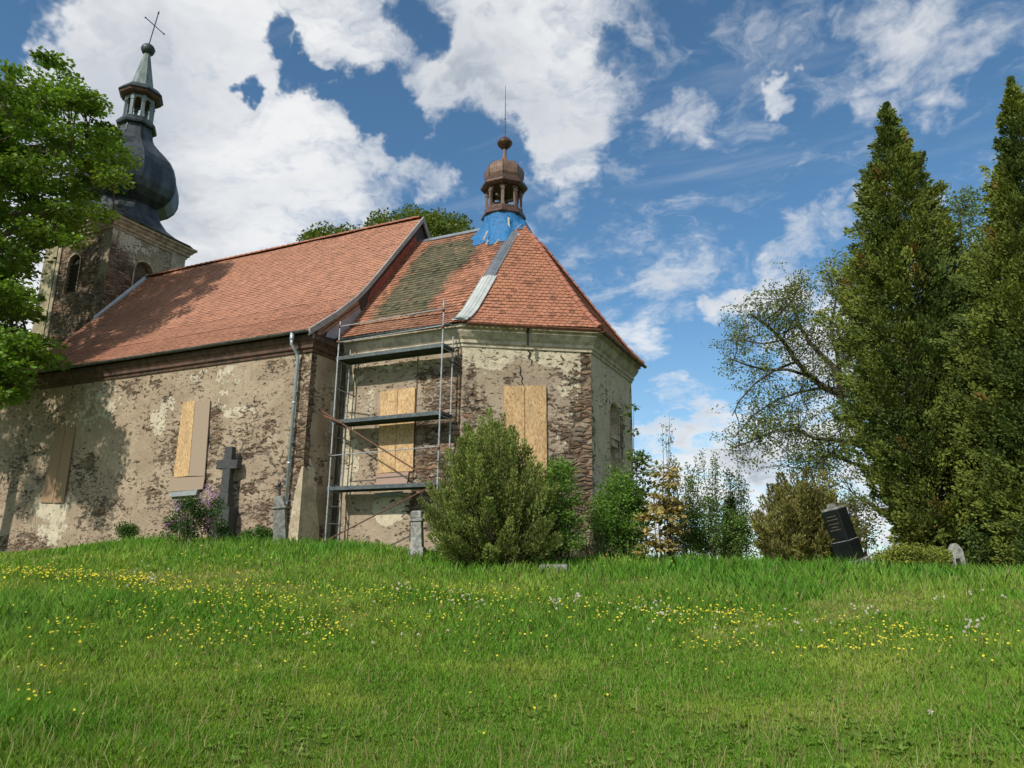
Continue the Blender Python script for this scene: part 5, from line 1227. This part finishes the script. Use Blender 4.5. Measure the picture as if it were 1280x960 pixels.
# ---- leafy shrubs
def shrub(name, label, poly, D, depth, nc, per, Lg, base, R=.28, flat=.7, up=.4, cat='shrub', group=None, stems=30, mat=None, hue=.12, droop=.1, aspect=.36, extra=None):
    po = np.array(poly); u0 = po[:, 0].mean(); r0_ = on_ground(u0, D); root = empty(name, r0_); tag(root, label, cat, group)
    C = poly_world(poly, nc, D, depth); mb = MB()
    for i in range(min(stems, nc)):
        b_ = r0_ + np.array([(C[i][0] - r0_[0]) * .45, (C[i][1] - r0_[1]) * .45, 0]); b_[2] = gz(b_[0], b_[1]) - .05; mb.tube(bend(b_, C[i], .03, 5, .08), [.02, .017, .013, .009, .004], 4, False)
    mb.build('stems', M_bark, root)
    parts = [clump_leaves(C, R * (.7 + .6 * rng.random(nc)), per, Lg, base, flat=flat, up=up, hue=hue, droop=droop, aspect=aspect)]
    if extra: parts += extra(C)
    leaf_object('foliage', parts, mat or M_leaf, root); return root
shrub('leafy_shrub', 'light green leafy shrub tucked against the right side of the big juniper', [(680, 600), (690, 578), (708, 572), (716, 592), (722, 620), (728, 660), (722, 690), (690, 692), (676, 650)], 19.8, .7, 130, 75, .065, (.14, .25, .04), R=.26)
shrub('leafy_shrub', 'bright green rounded shrub below the niche of the apse', [(742, 640), (750, 610), (765, 600), (772, 585), (784, 598), (798, 610), (806, 640), (808, 690), (752, 690), (742, 665)], 21.5, .9, 150, 80, .07, (.13, .25, .035), R=.30)
shrub('wall_creeper', 'low pale creeper with greyish blossom at the foot of the apse corner', [(725, 690), (732, 668), (745, 660), (760, 668), (766, 690)], 21.0, .4, 30, 60, .05, (.16, .20, .08), R=.2)
shrub('young_maple', 'young maple with bronze coloured layered leaves beside the apse', [(802, 690), (803, 640), (815, 610), (822, 575), (832, 560), (842, 580), (848, 620), (852, 660), (850, 690)], 20.6, .55, 70, 26, .14, (.36, .30, .11), R=.26, flat=.16, up=.9, stems=14, hue=.2, droop=.3, cat='sapling')
shrub('maple_sapling', 'tall green maple sapling reaching up the right edge of the apse wall', [(780, 505), (790, 502), (800, 535), (808, 575), (822, 600), (812, 660), (795, 680), (788, 600), (786, 550)], 21.6, .4, 46, 24, .12, (.12, .18, .035), R=.22, flat=.25, up=.8, stems=10, cat='sapling')
def sapling(name, label, u, vt, D, w, base, n=700, Lg=.06, bottom=0.0, group=None, nst=3, cat='sapling'):
    r0_ = on_ground(u, D); root = empty(name, r0_); tag(root, label, cat, group); mb = MB(); parts = []
    for k in range(nst):
        tip = at_d(u + (rng.random() - .5) * w * 1.2, vt + rng.random() * 25 * (k > 0), D + (rng.random() - .5) * .6); b_ = r0_ + np.array([*(rng.normal(size=2) * .10), -.05]); st_ = bend(b_, tip, 0, 7, .08); mb.tube(st_, [.018 * (1 - .8 * i / 6) for i in range(7)], 5, False); st_ = np.array(st_); H = tip[2] - b_[2]
        m = n // nst; t = bottom + (1 - bottom) * rng.random(m); P = np.stack([np.interp(t * 6, range(7), st_[:, j]) for j in range(3)], 1); rad = w / 40 * (1.05 - t) * .55 + .06
        P += rng.normal(size=(m, 3)) * rad[:, None] * .8; Dd = rng.normal(size=(m, 3)) * .6 + np.array([[0, 0, .5]]); parts.append((leaf_quads(P, Dd, rng.normal(size=(m, 3)), Lg * (.6 + .8 * rng.random(m)), Lg * .3, 0), tints(m, base, .25, .15)))
        for q in range(10): i = int(rng.integers(1, 6)); mb.tube([st_[i], st_[i] + rng.normal(size=3) * .12 + np.array([0, 0, .2])], [.007, .003], 3, False)
    mb.build('stems', M_bark_grey, root); leaf_object('foliage', parts, M_leaf, root)
GS = 'slender saplings in the thicket right of the apse'
for (u, vt, D, w, c_, lab) in ((833, 518, 21.2, 10, (.11, .16, .05), 'tallest slender sapling, its tip rising above the bronze young maple'), (852, 575, 22, 20, (.11, .17, .04), 'slender sapling just right of the bronze young maple'), (869, 572, 22.4, 18, (.12, .19, .04), 'slender sapling with a narrow tip, second right of the bronze maple'),
                           (890, 565, 21.8, 20, (.11, .18, .04), 'slender sapling, the highest in the middle of the thicket'), (912, 585, 23.4, 18, (.07, .12, .035), 'slender sapling behind the narrow dark conifer'), (928, 590, 22.2, 16, (.08, .12, .03), 'slender sapling nearest the brown juniper')):
    sapling('aspen_sapling', lab, u, vt, D, w, c_, 1500 if u != 833 else 380, .066, 0.05, GS, 4)
shrub('leafy_shrub', 'dense green undergrowth shrub at the foot of the slender saplings', [(845, 690), (850, 640), (870, 628), (890, 620), (905, 640), (925, 640), (940, 660), (942, 692)], 22.2, .8, 150, 70, .06, (.12, .21, .04), R=.26)
shrub('leafy_shrub', 'loose olive green shrub behind the black leaning gravestone', [(1052, 640), (1062, 615), (1080, 620), (1092, 645), (1096, 680), (1060, 690)], 24.0, .9, 60, 45, .07, (.13, .15, .04), R=.25)
shrub('low_juniper', 'low spreading yellow green juniper between the black stone and the small pale stone', [(1092, 700), (1102, 688), (1125, 682), (1150, 684), (1172, 686), (1186, 698), (1180, 706), (1100, 708)], 20.8, .6, 110, 80, .07, (.19, .22, .035), R=.18, mat=M_needle, up=.2, aspect=.22)
shrub('leafy_shrub', 'dark leafy thicket under the right hand thujas', [(1208, 702), (1212, 660), (1240, 650), (1290, 650), (1330, 660), (1330, 705)], 23.5, 1.0, 110, 70, .08, (.09, .14, .03), R=.32)
# ---- flowers and plants by the wall
def petals(C, n_each, base, size=.04, R=.07):
    n = len(C) * n_each; c = np.repeat(C, n_each, 0) + rng.normal(size=(len(C) * n_each, 3)) * R; return (leaf_quads(c, rng.normal(size=(n, 3)), rng.normal(size=(n, 3)), size, size * .45, 0), tints(n, base, .25, .1))
fl = empty('flowering_plant', on_ground(246, 25.6)); tag(fl, 'leafy plant with lilac and pink blossom left of the tall stone cross', 'flowering plant')
C = poly_world([(208, 668), (214, 640), (232, 622), (250, 625), (262, 640), (270, 620), (280, 640), (284, 668)], 70, 25.6, .6); mb = MB()
for c in C[:40]: mb.tube(bend((c[0] + rng.normal() * .1, c[1] + rng.normal() * .1, gz(c[0], c[1]) - .05), c, 0, 4, .05), [.010, .009, .007, .004], 4, False)
mb.build('stems', M_bark, fl); leaf_object('foliage', [clump_leaves(C, np.full(len(C), .2), 70, .07, (.05, .11, .025), flat=.8, up=.3)], M_leaf, fl)
Cf = np.array([at_d(u + rng.normal() * 2.2, v + rng.normal() * 2.2, 25.2 + rng.random() * .5) for (u, v) in [(223, 631)] * 5 + [(226, 636)] * 3 + [(260, 612)] * 4 + [(267, 619)] * 5 + [(257, 628)] * 4 + [(250, 628)] * 4 + [(265, 645)] * 6 + [(262, 650)] * 6 + [(231, 653)] * 4 + [(270, 650)] * 4 + [(262, 660)] * 2 + [(209, 654)] * 2])
parts = [petals(Cf[:38], 26, (.42, .25, .50)), petals(Cf[38:], 20, (.50, .14, .42))]; leaf_object('blossom', parts, M_petal, fl)
shrub('leafy_shrub', 'small green bush growing from the bank below the boarded nave window', [(146, 668), (150, 654), (160, 650), (168, 658), (172, 668)], 29.5, .4, 30, 60, .06, (.08, .15, .035), R=.2)
shrub('leafy_plant', 'low bright leafy plant between the stone cross and the leaning gravestone', [(300, 676), (308, 666), (322, 661), (338, 664), (346, 676)], 24.8, .35, 60, 60, .07, (.08, .17, .03), R=.16)

# ------------------------------------------------------------------ grass
fwA = math.radians(90 + YAW)
def scatter(n, d0, d1, half=47, pw=1.0):
    """random places on the meadow, denser near the camera; returns x, y, D"""
    D = 1.0 / (1 / d1 + (1 / d0 - 1 / d1) * rng.random(n) ** pw); a = fwA + np.radians(half) * (rng.random(n) * 2 - 1)
    return CAM[0] + D * np.cos(a), CAM[1] + D * np.sin(a), D
def inside_church(x, y): return ((x > -L - 5) & (x < 0) & (y > 0) & (y < 12.3)) | ((x >= 0) & (x < 4.9) & (y > s_ - .02) & (y < 10.8)) | ((x >= 4.9) & (x < 8.47) & (y > s_ + (x - 4.9) * .65) & (y < 8.5 + (8.47 - x) * .65))
tall_c = []
for (u, D, r, a) in ((20, 13.5, 1.9, .9), (90, 14.0, 1.5, .7), (-80, 12.5, 2.5, .8), (330, 24, 3.0, .8), (420, 23.5, 2.5, .8), (180, 27, 2.5, .7), (560, 21.5, 2.5, .55), (760, 20, 2.6, .7), (860, 19.8, 2.4, .8), (940, 19.8, 2.0, .8), (620, 19.2, 1.4, .75), (700, 19.6, 1.2, .8), (1050, 20, 2.2, .7), (1150, 19.5, 2.5, .6), (1250, 20, 2.5, .5),
                     (250, 24.5, 2.5, .6), (480, 14.5, 2.0, .28), (300, 14, 2.5, .35), (700, 14.2, 2.5, .28), (10, 7.2, .9, .5), (930, 16.5, 2, .55), (20, 8.6, 1.0, .35)):
    p = at_d(u, 700, D); tall_c.append((p[0], p[1], r, a))
def tallness(x, y):
    t = np.zeros(len(x))
    for (cx, cy_, r, a) in tall_c: t = np.maximum(t, a * np.exp(-((x - cx) ** 2 + (y - cy_) ** 2) / (r * r)))
    return t
def grass(n, d0, d1, hmul=1.0, pw=1.0):
    x, y, D = scatter(n, d0, d1, 47, pw); k = ~inside_church(x, y); x, y, D = x[k], y[k], D[k]; n = len(x)
    z = ground_z(x, y); t = tallness(x, y); pn = fbm(x * .8, y * .8, 0, 4, 41); pn2 = fbm(x * 3.2, y * 3.2, 0, 3, 43)
    thin = np.clip((fbm(x * .55 + 40, y * .55, 0, 4, 77) - .545) * 8, 0, 1) * (t < .25) * np.clip((D - 9) / 4, .25, 1)
    h = (.04 + .05 * np.clip((D - 7) / 7, 0, 1)) * (.55 + 1.0 * pn2) + t * .25 * (.6 + .8 * pn2); h *= (.6 + .9 * rng.random(n) ** 1.5) * hmul * (1 - .55 * thin)
    w = np.maximum(.0022, .00062 * D) * (.8 + .5 * rng.random(n)); a = rng.random(n) * 2 * PI
    lean = (.25 + .35 * rng.random(n)) * h; la = rng.random(n) * 2 * PI
    B = np.stack([x, y, z - .01], 1); S = np.stack([np.cos(a), np.sin(a), np.zeros(n)], 1) * w[:, None]; M = B + np.stack([np.cos(la) * lean * .35, np.sin(la) * lean * .35, h * .6], 1); T = B + np.stack([np.cos(la) * lean, np.sin(la) * lean, h], 1)
    V = np.stack([B - S, B + S, M + S * .75, T, M - S * .75], 1)       # 5 corner blade
    yel = np.clip((pn - .42) * 2.6 + .30 * np.clip((9 - D) / 4, 0, 1) + .25 * (rng.random(n) - .5) + thin * .5, 0, 1)[:, None]
    c = np.array([[.125, .250, .026]]) * (1 - yel) + np.array([[.235, .32, .05]]) * yel
    dry = (rng.random(n) < .05 + .20 * thin)[:, None]; c = np.where(dry, np.array([[.33, .28, .12]]), c); c = c * (1 - .25 * np.clip(t, 0, 1)[:, None] * np.array([[1.5, .3, .3]]))
    c = c * (.76 + .56 * rng.random((n, 1))) * (.86 + .35 * pn2[:, None]) * 1.2
    return V.reshape(-1, 3), np.repeat(c, 5, 0)
Vg, Tg = [], []
for args in ((560000, 4.6, 40, 1.0, .95), (200000, 5.0, 16, .8, 1.0), (40000, 3.0, 6, 1.0, 1.0)):
    v_, t_ = grass(*args); Vg.append(v_); Tg.append(t_)
Vg = np.vstack(Vg); Tg = np.vstack(Tg)
og = raw_mesh('meadow_grass', Vg, np.arange(len(Vg)), 5, M_grass, tint=Tg.astype(np.float32)); tag(og, 'green meadow grass, short in front and taller along the bank', 'grass', kind='stuff')

# broad-leaved weeds and dead stalks between the blades
def weeds(n):
    x, y, D = scatter(n, 5.2, 26, 45, .9); k = ~inside_church(x, y) & (fbm(x * .9 + 7, y * .9, 0, 3, 51) > .47); x, y, D = x[k], y[k], D[k]; z = ground_z(x, y); per = 9
    C = np.repeat(np.stack([x, y, z + .015], 1), per, 0); m = len(C); a = rng.random(m) * 2 * PI; Dd = np.stack([np.cos(a), np.sin(a), .25 + .5 * rng.random(m)], 1); sz = np.repeat(.028 + .035 * rng.random(len(x)), per) * (.7 + .5 * rng.random(m))
    g = np.repeat(.75 + .5 * rng.random((len(x), 1)), per, 0)
    return leaf_quads(C, Dd, np.tile([[0, 0, 1.]], (m, 1)) + rng.normal(size=(m, 3)) * .2, sz, sz * .26, .0), tints(m, (.17, .29, .04), .2, .15, g)
ob_w = leaf_object('meadow_weeds', [weeds(5000)], M_grass, None); tag(ob_w, 'broad leaved weeds and clover growing between the grass blades', 'weeds', kind='stuff')
def stalks(n):
    x, y, D = scatter(n, 5.5, 24, 45, .8); k = ~inside_church(x, y); x, y, D = x[k], y[k], D[k]; n = len(x); z = ground_z(x, y); h = (.12 + .16 * rng.random(n)) * (.7 + tallness(x, y)); a = rng.random(n) * 2 * PI; w = .0013 + .00022 * D
    B = np.stack([x, y, z], 1); S = np.stack([np.cos(a) * w, np.sin(a) * w, 0 * a], 1); T = B + np.stack([rng.normal(size=n) * .05, rng.normal(size=n) * .05, h], 1)
    return np.stack([B - S, B + S, T + S * .8, T - S * .8], 1).reshape(-1, 3), tints(n, (.34, .30, .13), .3, .1)
ob_s = leaf_object('dry_stalks', [stalks(3800)], M_grass, None); tag(ob_s, 'thin dry seed stalks standing above the short grass', 'dry grass', kind='stuff')

# flowers in the grass
def flower_places(lst):
    out = []
    for (u, v, ru, rv, n) in lst:
        for _ in range(n):
            uu = u + rng.normal() * ru * .6; vv = v + rng.normal() * rv * .6; d = ray(uu, vv); hd = math.hypot(d[0], d[1]); Ds_ = np.linspace(4, 34, 120)
            gzv = ground_z(CAM[0] + d[0] / hd * Ds_, CAM[1] + d[1] / hd * Ds_); rz = d[2] / hd * Ds_; k = np.where(rz < gzv + .10)[0]
            if len(k): Dd = Ds_[k[0]] + (rng.random() - .5) * .25; out.append((CAM[0] + d[0] / hd * Dd, CAM[1] + d[1] / hd * Dd))
    return np.array(out)
yl = [(60, 716, 55, 8, 190), (120, 722, 60, 6, 110), (175, 728, 25, 5, 70), (210, 740, 50, 12, 60), (290, 745, 70, 20, 130), (330, 760, 60, 25, 110), (400, 790, 30, 14, 70), (440, 745, 80, 10, 110), (250, 790, 90, 25, 80), (100, 800, 60, 15, 45), (320, 800, 80, 14, 50),
      (560, 745, 60, 12, 70), (620, 750, 80, 18, 90), (790, 770, 90, 12, 110), (880, 772, 80, 10, 110), (950, 775, 60, 10, 60), (1080, 788, 70, 14, 75), (1140, 796, 70, 12, 50), (1200, 800, 70, 16, 40), (150, 760, 150, 30, 90), (420, 770, 200, 40, 120), (700, 790, 200, 30, 70), (900, 808, 40, 6, 40), (1060, 810, 60, 8, 45), (850, 750, 150, 14, 60), (770, 705, 60, 8, 40),
      (1000, 820, 250, 25, 30), (60, 870, 60, 70, 18), (200, 860, 200, 50, 8), (640, 850, 400, 50, 12), (40, 900, 30, 40, 4), (1150, 705, 80, 10, 25), (300, 700, 200, 10, 60), (520, 780, 150, 20, 70)]
fp = flower_places(yl)
def discs(xy, hgt, rad, col, sides=6, cup=.3):
    n = len(xy); z = ground_z(xy[:, 0], xy[:, 1]) + hgt; C = np.stack([xy[:, 0], xy[:, 1], z], 1); N = unit_rows(rng.normal(size=(n, 3)) * .35 + np.array([[0, 0, 1.]]) + np.array([[.1, -.3, 0]]))
    A = unit_rows(np.cross(N, rng.normal(size=(n, 3)))); Bv = np.cross(N, A); ring = []
    for k in range(sides):
        t = 2 * PI * k / sides; ring.append(C + (A * math.cos(t) + Bv * math.sin(t)) * rad[:, None] + N * (rad * cup)[:, None])
    V = np.stack([np.stack([C, ring[k], ring[(k + 1) % sides]], 1) for k in range(sides)], 1).reshape(-1, 3)
    T = np.repeat(np.array(col)[None] * (.8 + .35 * rng.random((n, 1))), sides * 3, 0); return V, T
tl = tallness(fp[:, 0], fp[:, 1]); hh = .08 + .10 * rng.random(len(fp)) + .22 * tl
Dp = np.hypot(fp[:, 0] - CAM[0], fp[:, 1] - CAM[1])
V1, T1 = discs(fp, hh, .006 + .006 * rng.random(len(fp)) + .00052 * Dp, (.80, .66, .05)); st_n = len(fp); zb = ground_z(fp[:, 0], fp[:, 1]); a = rng.random(st_n) * PI; w = .0022 + .0002 * Dp
Sv = np.stack([np.cos(a) * w, np.sin(a) * w, 0 * a], 1); Bs = np.stack([fp[:, 0], fp[:, 1], zb], 1); Ts = Bs + np.stack([0 * a, 0 * a, hh], 1)
V2 = np.stack([Bs - Sv, Bs + Sv, Ts], 1).reshape(-1, 3); T2 = np.tile(np.array([[.06, .13, .02]]), (len(V2), 1))
ob = raw_mesh('buttercups', np.vstack([V1, V2]), np.arange(len(V1) + len(V2)), 3, M_petal, tint=np.vstack([T1, T2]).astype(np.float32)); tag(ob, 'small yellow buttercups scattered in bands through the meadow', 'wildflowers', kind='stuff')
wp = flower_places([(695, 758, 8, 5, 14), (722, 755, 6, 4, 9), (190, 730, 6, 3, 9), (500, 740, 10, 4, 12), (560, 752, 20, 5, 12), (600, 760, 8, 5, 6), (800, 768, 40, 8, 14), (830, 775, 20, 5, 10), (1215, 786, 12, 6, 12), (1080, 770, 20, 6, 10), (1165, 915, 2, 1, 1), (180, 722, 60, 12, 12), (450, 800, 200, 30, 12), (1180, 750, 60, 8, 8), (980, 790, 120, 20, 12)])
Dp = np.hypot(wp[:, 0] - CAM[0], wp[:, 1] - CAM[1]); hh = .12 + .12 * rng.random(len(wp)); n = len(wp); Cw = np.stack([wp[:, 0], wp[:, 1], ground_z(wp[:, 0], wp[:, 1]) + hh], 1); per = 26; c = np.repeat(Cw, per, 0); dr = unit_rows(rng.normal(size=(n * per, 3)))
V1 = leaf_quads(c, dr, rng.normal(size=(n * per, 3)), .024, .008); 
a = rng.random(n) * PI; w = .004; Sv = np.stack([np.cos(a) * w, np.sin(a) * w, 0 * a], 1); Bs = Cw.copy(); Bs[:, 2] -= hh; V2 = np.stack([Bs - Sv, Bs + Sv, Cw + Sv * .5, Cw - Sv * .5], 1).reshape(-1, 3)
ob = raw_mesh('dandelion_clocks', np.vstack([V1, V2]), np.arange(len(V1) + len(V2)), 4, M_petal, tint=np.vstack([np.tile([[.72, .70, .62]], (len(V1), 1)), np.tile([[.10, .16, .04]], (len(V2), 1))]).astype(np.float32)); tag(ob, 'white dandelion seed heads dotted among the grass', 'wildflowers', kind='stuff')
